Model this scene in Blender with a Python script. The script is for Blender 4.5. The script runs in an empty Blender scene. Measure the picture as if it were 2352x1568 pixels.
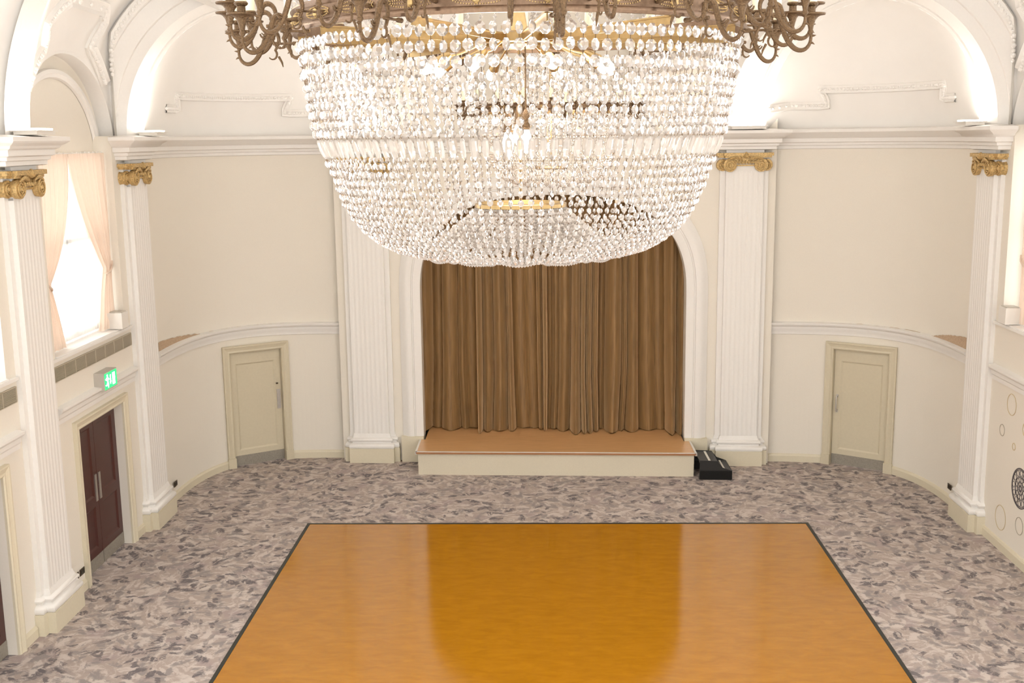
import bpy, math, random
from mathutils import Vector, Matrix
random.seed(7)
PI = math.pi
SC = bpy.context.scene
COL = SC.collection

# ------------------------------------------------------------------ helpers
def clampk(v):
    return 0.012 + 0.008 * max(0.0, v - 17.0)
def M(u, v, z):
    """hall coordinates (across, along, up) -> world; the old hall is slightly out of square"""
    cx = 0.12 - 0.012 * max(0.0, v - 17.3)
    return (u + cx, v - clampk(v) * u, z)

class MB:
    """collects faces; build() links them as one mesh object"""
    def __init__(self):
        self.v = []; self.f = []; self.m = []; self.mi = 0
    def vert(self, p):
        self.v.append(tuple(p)); return len(self.v) - 1
    def face(self, ids):
        self.f.append(tuple(ids)); self.m.append(self.mi)
    def poly(self, pts):
        self.face([self.vert(p) for p in pts])
    def grid(self, rows, closed=False, flip=False):
        n = len(rows[0]); idx = [[self.vert(p) for p in r] for r in rows]
        for a in range(len(rows) - 1):
            for b in range(n if closed else n - 1):
                c = (b + 1) % n
                q = [idx[a][b], idx[a][c], idx[a + 1][c], idx[a + 1][b]]
                self.face(q[::-1] if flip else q)
        return idx
    def box(self, a, b, fn=None):
        x0, y0, z0 = a; x1, y1, z1 = b
        P = [(x0, y0, z0), (x1, y0, z0), (x1, y1, z0), (x0, y1, z0), (x0, y0, z1), (x1, y0, z1), (x1, y1, z1), (x0, y1, z1)]
        if fn: P = [fn(*p) for p in P]
        i = [self.vert(p) for p in P]
        for q in ((0, 3, 2, 1), (4, 5, 6, 7), (0, 1, 5, 4), (1, 2, 6, 5), (2, 3, 7, 6), (3, 0, 4, 7)):
            self.face([i[k] for k in q])
    def lathe(self, prof, c=(0, 0, 0), n=16, fn=None, cap=True):
        rows = []
        for r, z in prof:
            row = []
            for k in range(n):
                a = 2 * PI * k / n
                p = (c[0] + r * math.cos(a), c[1] + r * math.sin(a), c[2] + z)
                row.append(fn(*p) if fn else p)
            rows.append(row)
        idx = self.grid(rows, closed=True)
        if cap:
            self.face(idx[0][::-1]); self.face(idx[-1])
    def tube(self, pts, r, n=8, closed=False, cap=True):
        pts = [Vector(p) for p in pts]; N = len(pts)
        rs = r if isinstance(r, (list, tuple)) else [r] * N
        rows = []; up = None
        for i in range(N):
            if closed: d = pts[(i + 1) % N] - pts[i - 1]
            else: d = pts[min(i + 1, N - 1)] - pts[max(i - 1, 0)]
            d.normalize()
            if up is None:
                up = Vector((0, 0, 1)) if abs(d.z) < .9 else Vector((1, 0, 0))
            s = d.cross(up)
            if s.length < 1e-6: s = d.orthogonal()
            s.normalize(); up = s.cross(d).normalized()
            rows.append([pts[i] + s * (math.cos(2 * PI * k / n) * rs[i]) + up * (math.sin(2 * PI * k / n) * rs[i]) for k in range(n)])
        if closed: rows.append(rows[0])
        idx = self.grid(rows, closed=True)
        if cap and not closed:
            self.face(idx[0][::-1]); self.face(idx[-1])
    def sweep(self, prof, path, z0=0.0, closed=False, caps=True):
        """prof = [(outward, z)], path = hall polyline; outward = right-hand side of travel"""
        N = len(path); rows = []
        for i in range(N):
            p = Vector((path[i][0], path[i][1]))
            dd = []
            if i > 0 or closed: dd.append((p - Vector(path[i - 1][:2])).normalized())
            if i < N - 1 or closed: dd.append((Vector(path[(i + 1) % N][:2]) - p).normalized())
            ns = [Vector((d.y, -d.x)) for d in dd]
            n = sum(ns, Vector((0, 0)))
            if n.length < 1e-5: n = ns[0].copy()
            n.normalize()
            k = 1.0 / max(.35, n.dot(ns[0]))
            rows.append([M(p.x + n.x * k * o, p.y + n.y * k * o, z0 + z) for o, z in prof])
        if closed: rows.append(rows[0])
        idx = self.grid(rows, closed=True)
        if caps and not closed:
            self.face(idx[0][::-1]); self.face(idx[-1])
    def build(self, name, mats, parent=None, smooth=False, world=True, **props):
        me = bpy.data.meshes.new(name)
        vs = self.v
        if parent is not None and world:
            L = wloc(parent)
            vs = [(p[0] - L[0], p[1] - L[1], p[2] - L[2]) for p in vs]
            o_loc = (0, 0, 0)
        me.from_pydata([tuple(p) for p in vs], [], self.f)
        if not isinstance(mats, (list, tuple)): mats = [mats]
        for m in mats: me.materials.append(m)
        for p, mi in zip(me.polygons, self.m):
            p.material_index = mi
            p.use_smooth = smooth
        me.validate(); me.update()
        if smooth:
            try: me.set_sharp_from_angle(angle=math.radians(40))
            except Exception: pass
        o = bpy.data.objects.new(name, me); COL.objects.link(o)
        if parent is not None: o.parent = parent
        for k, val in props.items(): o[k] = val
        return o

def wloc(o):
    L = Vector((0, 0, 0))
    while o is not None:
        L = L + o.location; o = o.parent
    return L
def thing(name, label, cat, loc=(0, 0, 0), group=None):
    o = bpy.data.objects.new(name, None); COL.objects.link(o)
    o.empty_display_size = .2; o.location = loc
    o['label'] = label; o['category'] = cat
    if group: o['group'] = group
    return o
def tag(o, label, cat, group=None):
    o['label'] = label; o['category'] = cat
    if group: o['group'] = group
    return o
def struct(o):
    o['kind'] = 'structure'; return o
def copy_tree(o, parent=None):
    c = o.copy(); COL.objects.link(c); c.parent = parent
    for ch in list(o.children): copy_tree(ch, c)
    return c

# ------------------------------------------------------------------ materials
def nodes(name):
    m = bpy.data.materials.new(name); m.use_nodes = True
    nt = m.node_tree; b = nt.nodes['Principled BSDF']
    return m, nt, b
def mat(name, col, rough=.6, metal=0.0, bump=0.0, bscale=40.0, vary=0.0, spec=.5, coat=0.0):
    m, nt, b = nodes(name)
    b.inputs['Base Color'].default_value = (*col, 1); b.inputs['Roughness'].default_value = rough
    b.inputs['Metallic'].default_value = metal; b.inputs['Specular IOR Level'].default_value = spec
    b.inputs['Coat Weight'].default_value = coat
    tc = nt.nodes.new('ShaderNodeTexCoord'); no = nt.nodes.new('ShaderNodeTexNoise')
    no.inputs['Scale'].default_value = bscale; no.inputs['Detail'].default_value = 4
    nt.links.new(tc.outputs['Object'], no.inputs['Vector'])
    if vary > 0:
        r = nt.nodes.new('ShaderNodeValToRGB')
        r.color_ramp.elements[0].position = .3; r.color_ramp.elements[1].position = .7
        r.color_ramp.elements[0].color = (*[c * (1 - vary) for c in col], 1)
        r.color_ramp.elements[1].color = (*[min(1, c * (1 + vary)) for c in col], 1)
        nt.links.new(no.outputs['Fac'], r.inputs['Fac']); nt.links.new(r.outputs['Color'], b.inputs['Base Color'])
    if bump > 0:
        bp = nt.nodes.new('ShaderNodeBump'); bp.inputs['Strength'].default_value = bump; bp.inputs['Distance'].default_value = .01
        nt.links.new(no.outputs['Fac'], bp.inputs['Height']); nt.links.new(bp.outputs['Normal'], b.inputs['Normal'])
    return m
def emis(name, col, s):
    m = bpy.data.materials.new(name); m.use_nodes = True; nt = m.node_tree
    b = nt.nodes['Principled BSDF']; b.inputs['Base Color'].default_value = (*col, 1)
    b.inputs['Emission Color'].default_value = (*col, 1); b.inputs['Emission Strength'].default_value = s
    return m

WALL = mat('cream_wall_paint', (.80, .745, .65), .75, bump=.05, bscale=60, vary=.012)
TRIM = mat('white_plaster_paint', (.83, .80, .755), .55, bump=.03, bscale=30, vary=.01)
CEIL = mat('ceiling_paint', (.84, .81, .765), .8, vary=.01, bscale=3)
SAGE = mat('sage_cream_gloss', (.63, .56, .41), .4, bump=.03, bscale=25, vary=.02)
SKIRT = mat('skirting_cream', (.70, .63, .475), .45, vary=.02)
PANEL = mat('stage_front_cream', (.66, .59, .45), .6, vary=.02)
GILT = mat('gilded_plaster', (.56, .385, .165), .45, metal=.4, bump=.6, bscale=45, vary=.35)
BRASS = mat('polished_brass', (.47, .325, .15), .28, metal=1.0, vary=.1)
BRONZE = mat('aged_bronze', (.15, .09, .045), .4, metal=.7, bump=.5, bscale=160, vary=.3)
BRONZE_SMOOTH = mat('bronze_band_metal', (.24, .155, .10), .34, metal=.85, bump=.05, bscale=80, vary=.12)
STEEL = mat('brushed_steel', (.55, .53, .50), .35, metal=.9, vary=.06)
KICK = mat('scuffed_kick_plate', (.33, .30, .25), .5, metal=.35, vary=.12)
MAHOG = mat('mahogany_door', (.065, .017, .013), .38, bump=.05, bscale=90, vary=.15)
BLACK = mat('black_laminate', (.012, .011, .010), .45, vary=.1)
EDGE = mat('black_edge_trim', (.022, .025, .02), .5)
NOSE = mat('pale_grip_strip', (.72, .68, .6), .6)
GRILLE = mat('grille_metal', (.46, .40, .30), .5, metal=.1)
GRILLE_D = mat('grille_shadow_gap', (.12, .10, .075), .8)
BOX = mat('white_plastic', (.78, .74, .68), .4)
BOXG = mat('grey_metal_casing', (.50, .46, .40), .5)
SOCK = mat('dark_bronze_socket', (.07, .05, .03), .35, metal=.4)
CANDLE = mat('ivory_candle_sleeve', (.86, .74, .52), .4)
RUST = mat('bare_plaster_patch', (.50, .36, .24), .9, bump=.4, bscale=60, vary=.2)
GOLDLINE = mat('gold_decal', (.62, .50, .30), .5)
GREYLINE = mat('grey_decal', (.42, .37, .29), .5)
DARKLINE = mat('charcoal_decal', (.10, .085, .09), .5)
BULB = emis('lit_bulb', (1.0, .88, .70), 12)
BULB.cycles.emission_sampling = 'NONE'
UPL = emis('uplight_lamp_face', (1.0, .95, .89), 9)
SIGNG = emis('exit_green', (.02, .62, .16), 1.1)
SIGNW = emis('exit_white', (.85, 1.0, .88), 3.2)

def wood_mat(name, c1, c2, rough, coat, ang, scale, stretch):
    m, nt, b = nodes(name)
    tc = nt.nodes.new('ShaderNodeTexCoord'); mp = nt.nodes.new('ShaderNodeMapping')
    mp.inputs['Rotation'].default_value = (0, 0, ang); mp.inputs['Scale'].default_value = stretch
    nt.links.new(tc.outputs['Object'], mp.inputs['Vector'])
    n1 = nt.nodes.new('ShaderNodeTexNoise'); n1.inputs['Scale'].default_value = scale; n1.inputs['Detail'].default_value = 6; n1.inputs['Roughness'].default_value = .62
    n1.inputs['Distortion'].default_value = .6
    nt.links.new(mp.outputs['Vector'], n1.inputs['Vector'])
    r = nt.nodes.new('ShaderNodeValToRGB')
    r.color_ramp.elements[0].position = .28; r.color_ramp.elements[1].position = .72
    r.color_ramp.elements[0].color = (*c1, 1); r.color_ramp.elements[1].color = (*c2, 1)
    nt.links.new(n1.outputs['Fac'], r.inputs['Fac']); nt.links.new(r.outputs['Color'], b.inputs['Base Color'])
    b.inputs['Roughness'].default_value = rough; b.inputs['Coat Weight'].default_value = coat; b.inputs['Coat Roughness'].default_value = .06
    return m
DANCE = wood_mat('golden_dance_floor', (.385, .155, .003), (.48, .20, .006), .5, .0, math.radians(-28), 3.4, (.9, 2.6, 1))
_b = DANCE.node_tree.nodes['Principled BSDF']; _b.inputs['Specular IOR Level'].default_value = .6
_b.inputs['Roughness'].default_value = .1
STAGEW = wood_mat('stage_laminate', (.58, .31, .125), (.74, .43, .195), .3, .1, 0, 5.0, (.5, 8, 1))
STAGEN = wood_mat('stage_nosing', (.33, .15, .06), (.40, .19, .08), .4, 0, 0, 6, (1, 5, 5))

def carpet_mat():
    m, nt, b = nodes('leafy_carpet'); L = nt.links.new; N = nt.nodes.new
    def math_(op, a, c=None):
        n = N('ShaderNodeMath'); n.operation = op
        for k, x in enumerate((a, c)):
            if x is None: continue
            if isinstance(x, (int, float)): n.inputs[k].default_value = x
            else: L(x, n.inputs[k])
        return n.outputs[0]
    tc = N('ShaderNodeTexCoord')
    wn = N('ShaderNodeTexNoise'); wn.inputs['Scale'].default_value = 7; wn.inputs['Detail'].default_value = 5; wn.inputs['Roughness'].default_value = .7; L(tc.outputs['Object'], wn.inputs['Vector'])
    sb = N('ShaderNodeVectorMath'); sb.operation = 'SUBTRACT'; sb.inputs[1].default_value = (.5, .5, .5); L(wn.outputs['Color'], sb.inputs[0])
    sc = N('ShaderNodeVectorMath'); sc.operation = 'SCALE'; sc.inputs['Scale'].default_value = .16; L(sb.outputs[0], sc.inputs[0])
    ad = N('ShaderNodeVectorMath'); ad.operation = 'ADD'; L(tc.outputs['Object'], ad.inputs[0]); L(sc.outputs[0], ad.inputs[1])
    def petals(scale, seed, asp, rad, keep, soft=.25):
        """torn elongated petals, one per cell, each turned its own way"""
        mp = N('ShaderNodeMapping'); mp.inputs['Location'].default_value = (seed, seed * .63, 0); mp.inputs['Scale'].default_value = (scale, scale, 0); L(ad.outputs[0], mp.inputs['Vector'])
        vo = N('ShaderNodeTexVoronoi'); vo.voronoi_dimensions = '2D'; vo.inputs['Scale'].default_value = 1.0; L(mp.outputs[0], vo.inputs['Vector'])
        d = N('ShaderNodeVectorMath'); d.operation = 'SUBTRACT'; L(mp.outputs[0], d.inputs[0]); L(vo.outputs['Position'], d.inputs[1])
        sp = N('ShaderNodeSeparateColor'); L(vo.outputs['Color'], sp.inputs['Color'])
        ro = N('ShaderNodeVectorRotate'); ro.rotation_type = 'Z_AXIS'; L(d.outputs[0], ro.inputs['Vector']); L(math_('MULTIPLY', sp.outputs['Red'], 3.1416), ro.inputs['Angle'])
        s2 = N('ShaderNodeVectorMath'); s2.operation = 'MULTIPLY'; s2.inputs[1].default_value = (1, asp, 0); L(ro.outputs[0], s2.inputs[0])
        ln = N('ShaderNodeVectorMath'); ln.operation = 'LENGTH'; L(s2.outputs[0], ln.inputs[0])
        r = math_('MULTIPLY', math_('ADD', math_('MULTIPLY', sp.outputs['Green'], .6), .6), rad)
        t = math_('SUBTRACT', 1.0, math_('DIVIDE', ln.outputs['Value'], r))
        mr = N('ShaderNodeMapRange'); mr.inputs['From Min'].default_value = 0; mr.inputs['From Max'].default_value = soft; L(t, mr.inputs['Value'])
        on = math_('LESS_THAN', sp.outputs['Blue'], keep)
        return math_('MULTIPLY', mr.outputs[0], on)
    base = N('ShaderNodeRGB'); base.outputs[0].default_value = (.43, .355, .312, 1)
    cur = base.outputs[0]
    def lay(cur, fac, col, amt):
        x = N('ShaderNodeMixRGB'); x.inputs['Color2'].default_value = (*col, 1); L(math_('MULTIPLY', fac, amt), x.inputs['Fac']); L(cur, x.inputs['Color1']); return x.outputs[0]
    # dry-brush streaks that turn with a loose mosaic
    def streak(scale_cell, seed, asp, sc_):
        mp = N('ShaderNodeMapping'); mp.inputs['Location'].default_value = (seed, seed * .7, 0); L(ad.outputs[0], mp.inputs['Vector'])
        vo = N('ShaderNodeTexVoronoi'); vo.voronoi_dimensions = '2D'; vo.inputs['Scale'].default_value = scale_cell; L(mp.outputs[0], vo.inputs['Vector'])
        sp = N('ShaderNodeSeparateColor'); L(vo.outputs['Color'], sp.inputs['Color'])
        ro = N('ShaderNodeVectorRotate'); ro.rotation_type = 'Z_AXIS'; L(mp.outputs[0], ro.inputs['Vector']); L(math_('MULTIPLY', sp.outputs['Red'], 3.1416), ro.inputs['Angle'])
        st = N('ShaderNodeMapping'); st.inputs['Scale'].default_value = (1, asp, 1); L(ro.outputs[0], st.inputs['Vector'])
        n = N('ShaderNodeTexNoise'); n.inputs['Scale'].default_value = sc_; n.inputs['Detail'].default_value = 4; n.inputs['Roughness'].default_value = .6; L(st.outputs[0], n.inputs['Vector'])
        return n.outputs['Fac']
    def band(x, a, b_):
        mr = N('ShaderNodeMapRange'); mr.inputs['From Min'].default_value = a; mr.inputs['From Max'].default_value = b_; L(x, mr.inputs['Value']); return mr.outputs[0]
    sA = streak(3.4, 2.2, 5.0, 3.2); sB = streak(3.0, 9.4, 4.5, 4.6)
    ln_ = (.60, .525, .475); gr = (.31, .272, .255); mv = (.36, .285, .285); dk = (.17, .148, .15)
    tear = band(sB, .40, .52); tear2 = band(sA, .38, .50)
    cur = lay(cur, band(sA, .48, .60), ln_, .85)
    cur = lay(cur, petals(1.9, 0.0, 2.0, .60, .6, .6), mv, .45)
    cur = lay(cur, math_('MULTIPLY', petals(3.0, 3.1, 2.8, .70, .65, .45), tear), gr, .95)
    cur = lay(cur, petals(4.0, 7.7, 3.4, .76, .6, .4), ln_, .9)
    cur = lay(cur, math_('MULTIPLY', petals(4.8, 17.9, 3.0, .70, .55, .35), tear2), gr, .95)
    cur = lay(cur, math_('MULTIPLY', petals(3.8, 27.2, 2.4, .62, .30, .3), tear), dk, 1.0)
    cur = lay(cur, math_('MULTIPLY', petals(5.4, 31.8, 3.0, .70, .32, .3), tear2), dk, .9)
    cur = lay(cur, band(sB, .59, .66), gr, .8)
    L(cur, b.inputs['Base Color'])
    b.inputs['Roughness'].default_value = .95; b.inputs['Specular IOR Level'].default_value = .1
    fn = N('ShaderNodeTexNoise'); fn.inputs['Scale'].default_value = 220; L(tc.outputs['Object'], fn.inputs['Vector'])
    bp = N('ShaderNodeBump'); bp.inputs['Strength'].default_value = .25; bp.inputs['Distance'].default_value = .004
    L(fn.outputs['Fac'], bp.inputs['Height']); L(bp.outputs['Normal'], b.inputs['Normal'])
    return m
CARPET = carpet_mat()

def velvet():
    m, nt, b = nodes('bronze_velvet')
    b.inputs['Base Color'].default_value = (.27, .135, .045, 1); b.inputs['Roughness'].default_value = .6
    b.inputs['Sheen Weight'].default_value = 1.0; b.inputs['Sheen Roughness'].default_value = .4
    b.inputs['Sheen Tint'].default_value = (1, .72, .42, 1)
    tc = nt.nodes.new('ShaderNodeTexCoord'); mp = nt.nodes.new('ShaderNodeMapping'); mp.inputs['Scale'].default_value = (30, 30, 2)
    n = nt.nodes.new('ShaderNodeTexNoise'); n.inputs['Scale'].default_value = 1.0; n.inputs['Detail'].default_value = 4
    nt.links.new(tc.outputs['Object'], mp.inputs['Vector']); nt.links.new(mp.outputs['Vector'], n.inputs['Vector'])
    r = nt.nodes.new('ShaderNodeValToRGB'); r.color_ramp.elements[0].color = (.20, .112, .040, 1); r.color_ramp.elements[1].color = (.31, .175, .063, 1)
    r.color_ramp.elements[0].position = .3; r.color_ramp.elements[1].position = .7
    nt.links.new(n.outputs['Fac'], r.inputs['Fac']); nt.links.new(r.outputs['Color'], b.inputs['Base Color'])
    return m
VELVET = velvet()

def cloth(name, col, trans):
    m, nt, b = nodes(name)
    b.inputs['Base Color'].default_value = (*col, 1); b.inputs['Roughness'].default_value = .8
    out = nt.nodes['Material Output']
    tr = nt.nodes.new('ShaderNodeBsdfTranslucent'); tr.inputs['Color'].default_value = (*col, 1)
    mx = nt.nodes.new('ShaderNodeMixShader'); mx.inputs['Fac'].default_value = trans
    nt.links.new(b.outputs[0], mx.inputs[1]); nt.links.new(tr.outputs[0], mx.inputs[2]); nt.links.new(mx.outputs[0], out.inputs['Surface'])
    return m
PEACH = cloth('peach_curtain_cloth', (.84, .70, .585), .26)
def sheer():
    m = cloth('sheer_net', (.95, .95, .93), .6)
    nt = m.node_tree; out = nt.nodes['Material Output']; src = out.inputs['Surface'].links[0].from_socket
    tp = nt.nodes.new('ShaderNodeBsdfTransparent'); mx = nt.nodes.new('ShaderNodeMixShader'); mx.inputs['Fac'].default_value = .5
    nt.links.new(src, mx.inputs[1]); nt.links.new(tp.outputs[0], mx.inputs[2]); nt.links.new(mx.outputs[0], out.inputs['Surface'])
    return m
SHEER = sheer()
def glass(name, col, diffuse, rough=.02):
    m = bpy.data.materials.new(name); m.use_nodes = True; nt = m.node_tree
    nt.nodes.remove(nt.nodes['Principled BSDF']); out = nt.nodes['Material Output']
    g = nt.nodes.new('ShaderNodeBsdfGlass'); g.inputs['Color'].default_value = (*col, 1); g.inputs['Roughness'].default_value = rough; g.inputs['IOR'].default_value = 1.52
    d = nt.nodes.new('ShaderNodeBsdfDiffuse'); d.inputs['Color'].default_value = (.95, .88, .81, 1)
    t = nt.nodes.new('ShaderNodeBsdfTranslucent'); t.inputs['Color'].default_value = (.97, .90, .83, 1)
    m1 = nt.nodes.new('ShaderNodeMixShader'); m1.inputs['Fac'].default_value = .5
    nt.links.new(d.outputs[0], m1.inputs[1]); nt.links.new(t.outputs[0], m1.inputs[2])
    m2 = nt.nodes.new('ShaderNodeMixShader'); m2.inputs['Fac'].default_value = diffuse
    nt.links.new(g.outputs[0], m2.inputs[1]); nt.links.new(m1.outputs[0], m2.inputs[2]); nt.links.new(m2.outputs[0], out.inputs['Surface'])
    return m
CRYSTAL = glass('cut_crystal', (1, .98, .955), .32)
BEADS = glass('small_glass_beads', (1, .96, .92), .55)
def pane_mat():
    m = bpy.data.materials.new('window_glass'); m.use_nodes = True; nt = m.node_tree
    nt.nodes.remove(nt.nodes['Principled BSDF']); out = nt.nodes['Material Output']
    t = nt.nodes.new('ShaderNodeBsdfTransparent'); g = nt.nodes.new('ShaderNodeBsdfGlossy'); g.inputs['Roughness'].default_value = .02
    x = nt.nodes.new('ShaderNodeMixShader'); x.inputs['Fac'].default_value = .07
    nt.links.new(t.outputs[0], x.inputs[1]); nt.links.new(g.outputs[0], x.inputs[2]); nt.links.new(x.outputs[0], out.inputs['Surface'])
    return m
PANE = pane_mat()

# ------------------------------------------------------------------ plan of the hall (hall coordinates)
WU = 6.58            # side walls
VS = 20.53           # stage wall
NV = 20.68           # niche wall at its flat end
BAY = 15.23
def niche_pt(t, sgn):
    """t 0 at the corner pier .. 1 at the stage pilaster"""
    a = t * PI / 2
    n = 2 / 3.0
    u = 3.9 + 2.68 * (math.cos(a) ** n); v = 17.6 + 3.08 * (math.sin(a) ** n)
    return (sgn * u, v)
def NP(u):
    c = (u - 3.9) / 2.68
    return (u, round(17.6 + 3.08 * (1 - c ** 3) ** (1 / 3.0), 3))
def niche_curve(sgn, N=56):
    return [niche_pt(k / N, sgn) for k in range(N + 1)]
D_A, D_B = NP(6.14), NP(5.10)      # door jambs on the niche curve (positive side)
def niche_path(sgn):
    """plan polyline from the corner pier to the stage pilaster with the door chord straight"""
    out = []
    done = False
    for p in niche_curve(1):
        inside = (p[0] <= D_A[0] + .02 and p[0] >= D_B[0] - .02 and p[1] >= 19.75)
        if inside:
            if not done:
                out += [D_A, D_B]; done = True
            continue
        out.append(p)
    return [(sgn * u, v) for u, v in out]

def oriented(path, sgn):
    """paths run so that the room is on the right-hand side"""
    return path if sgn < 0 else path[::-1]

# ------------------------------------------------------------------ floor and walls
f = MB()
f.poly([(-8.2, 3, 0), (8.4, 3, 0), (8.4, 22.2, 0), (-8.2, 22.2, 0)])
struct(f.build('floor', CARPET))

def side_wall(sgn, name):
    w = MB(); U = sgn * WU
    def q(v0, v1, z0, z1):
        w.poly([M(U, v0, z0), M(U, v1, z0), M(U, v1, z1), M(U, v0, z1)])
    vbs = [BAY - 3.78, BAY]
    last = 8.0
    for vb in vbs:
        dv0, dv1 = vb - .76, vb + .86
        wv0, wv1 = vb - 1.22, vb + 1.22
        v0, v1 = vb - 1.89, vb + 1.89
        if v0 < 8.0: v0 = 8.0
        door = sgn < 0
        if door:
            q(v0, dv0, 0, 2.25); q(dv1, v1, 0, 2.25)
        else: q(v0, v1, 0, 2.25)
        q(v0, v1, 2.25, 3.35)
        q(v0, wv0, 3.35, 6.2); q(wv1, v1, 3.35, 6.2)
        # reveal of the recess, and the lunette wall set back above the cornice
        R = sgn * (WU + .27)
        for (a, b) in [((wv0, 3.35), (wv0, 6.2)), ((wv1, 6.2), (wv1, 3.35)), ((v0, 6.2), (wv0, 6.2)), ((wv1, 6.2), (v1, 6.2))]:
            w.poly([M(U, *a), M(U, *b), M(R, *b), M(R, *a)])
        w.poly([M(R, wv0, 5.97), M(R, wv1, 5.97), M(R, v1, 7.9), M(R, v0, 7.9)])
        w.poly([M(R, v0, 6.2), M(R, wv0, 5.97), M(R, v0, 7.9)]); w.poly([M(R, v1, 6.2), M(R, wv1, 5.97), M(R, v1, 7.9)])
        if door:
            DR = sgn * (WU + .18)
            for (a, b) in [((dv0, 0), (dv0, 2.25)), ((dv0, 2.25), (dv1, 2.25)), ((dv1, 2.25), (dv1, 0))]:
                w.poly([M(U, *a), M(U, *b), M(DR, *b), M(DR, *a)])
    q(BAY + 1.89, 17.62, 0, 6.3)
    return struct(w.build(name, WALL))
side_wall(-1, 'wall_left'); side_wall(1, 'wall_right')

def niche_wall(sgn, name):
    w = MB(); path = niche_path(sgn)
    cur = [p for p in niche_curve(sgn, 64)]
    w.grid([[M(*p, 2.28) for p in cur], [M(*p, 6.22) for p in cur]])
    for i in range(len(path) - 1):
        a, b = path[i], path[i + 1]
        isdoor = {(round(abs(a[0]), 3), round(a[1], 3)), (round(abs(b[0]), 3), round(b[1], 3))} == {D_A, D_B}
        if isdoor: continue
        w.poly([M(*a, 0), M(*b, 0), M(*b, 2.30), M(*a, 2.30)])
    dj = [(sgn * D_A[0], D_A[1]), (sgn * D_B[0], D_B[1])]
    w.poly([M(*dj[0], 2.21), M(*dj[1], 2.21), M(*dj[1], 2.30), M(*dj[0], 2.30)])
    # short return to the stage wall
    p = path[-1]
    w.poly([M(sgn * 3.9, NV, 0), M(sgn * 3.3, NV, 0), M(sgn * 3.3, NV, 6.22), M(sgn * 3.9, NV, 6.22)])
    return struct(w.build(name, WALL, smooth=True))
niche_wall(-1, 'wall_back_left'); niche_wall(1, 'wall_back_right')

# proscenium opening
OA, OZ, OB, ON = 2.475, 3.2, 1.87, 2.6
def arch_pt(a, off=0.0):
    c, s = math.cos(a), math.sin(a)
    u = (OA + off) * math.copysign(abs(c) ** (2 / ON), c); z = OZ + (OB + off) * abs(s) ** (2 / ON)
    return (u, z)
def arch_curve(off=0.0, N=48, base=0.0):
    return [(OA + off, base)] + [arch_pt(PI * k / N, off) for k in range(N + 1)] + [(-OA - off, base)]
w = MB(); A = arch_curve(.02)
outer = [(4.05, 0)] + [(4.05 - 8.1 * k / 48, 9.6) for k in range(49)] + [(-4.05, 0)]
outer[1] = (4.05, 9.6)
for k in range(len(A) - 1):
    w.poly([M(A[k][0], VS, A[k][1]), M(A[k + 1][0], VS, A[k + 1][1]), M(outer[k + 1][0], VS, outer[k + 1][1]), M(outer[k][0], VS, outer[k][1])])
for k in range(len(A) - 1):
    w.poly([M(A[k][0], VS, A[k][1]), M(A[k + 1][0], VS, A[k + 1][1]), M(A[k + 1][0], VS + .5, A[k + 1][1]), M(A[k][0], VS + .5, A[k][1])])
struct(w.build('wall_back', WALL))
w = MB()  # dark box added behind the curtain to stop world light leaking in
w.box((-3.2, VS + .48, 0), (-3.0, 22.0, 6.0), M); w.box((3.0, VS + .48, 0), (3.2, 22.0, 6.0), M)
w.box((-3.2, 21.9, 0), (3.2, 22.05, 6.0), M); w.box((-3.2, VS + .1, 5.6), (3.2, 22.0, 5.75), M)
struct(w.build('wall_stage_light_block', mat('stage_light_block_dark', (.09, .07, .05), .9)))

# arch moulding round the opening
tr = MB()
prof = [(.0, -.02), (.0, .05), (.05, .075), (.14, .075), (.15, .055), (.17, .055), (.18, .085), (.24, .10), (.30, .09), (.345, .05), (.40, .02), (.40, -.02)]
rows = []
for k, (u, z) in enumerate(arch_curve(0, 64, .50)):
    pass
N = 64
pts_in = arch_curve(0, N, .5)
for i in range(len(pts_in)):
    row = []
    for off, d in prof:
        p = arch_curve(off, N, .5)[i]
        row.append(M(p[0], VS - d, p[1]))
    rows.append(row)
idx = tr.grid(rows, closed=True)
struct(tr.build('trim_1', TRIM, smooth=True))
pl = MB()
for s in (-1, 1):
    a, b = sorted((s * 2.475, s * 2.90))
    pl.box((a, VS - .12, 0), (b, VS, .5), M)
struct(pl.build('baseboard_stage', SKIRT))

# ------------------------------------------------------------------ cornice, dado rail, skirting
CORN = [(0, 5.84), (.03, 5.85), (.03, 5.90), (.06, 5.91), (.065, 5.95), (.105, 5.965), (.105, 6.03), (.15, 6.05), (.17, 6.08), (.23, 6.115), (.25, 6.135), (.25, 6.185), (.0, 6.21)]
DADO = [(0, 2.45), (.03, 2.46), (.032, 2.52), (.05, 2.545), (.055, 2.60), (.09, 2.625), (.105, 2.645), (.105, 2.675), (0, 2.69)]
SKT = [(0, 0), (.035, 0), (.035, .115), (.02, .145), (0, .155)]
def corner_block(sgn, v0, v1, d=.15):
    W = sgn * WU; X = sgn * (WU - d)
    return [(W, v0), (X, v0), (X, v1), (W, v1)]
trim_no = [2]
def trim(mb, mat_=None, smooth=False):
    o = struct(mb.build('trim_%d' % trim_no[0], mat_ or TRIM, smooth=smooth)); trim_no[0] += 1; return o
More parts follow.
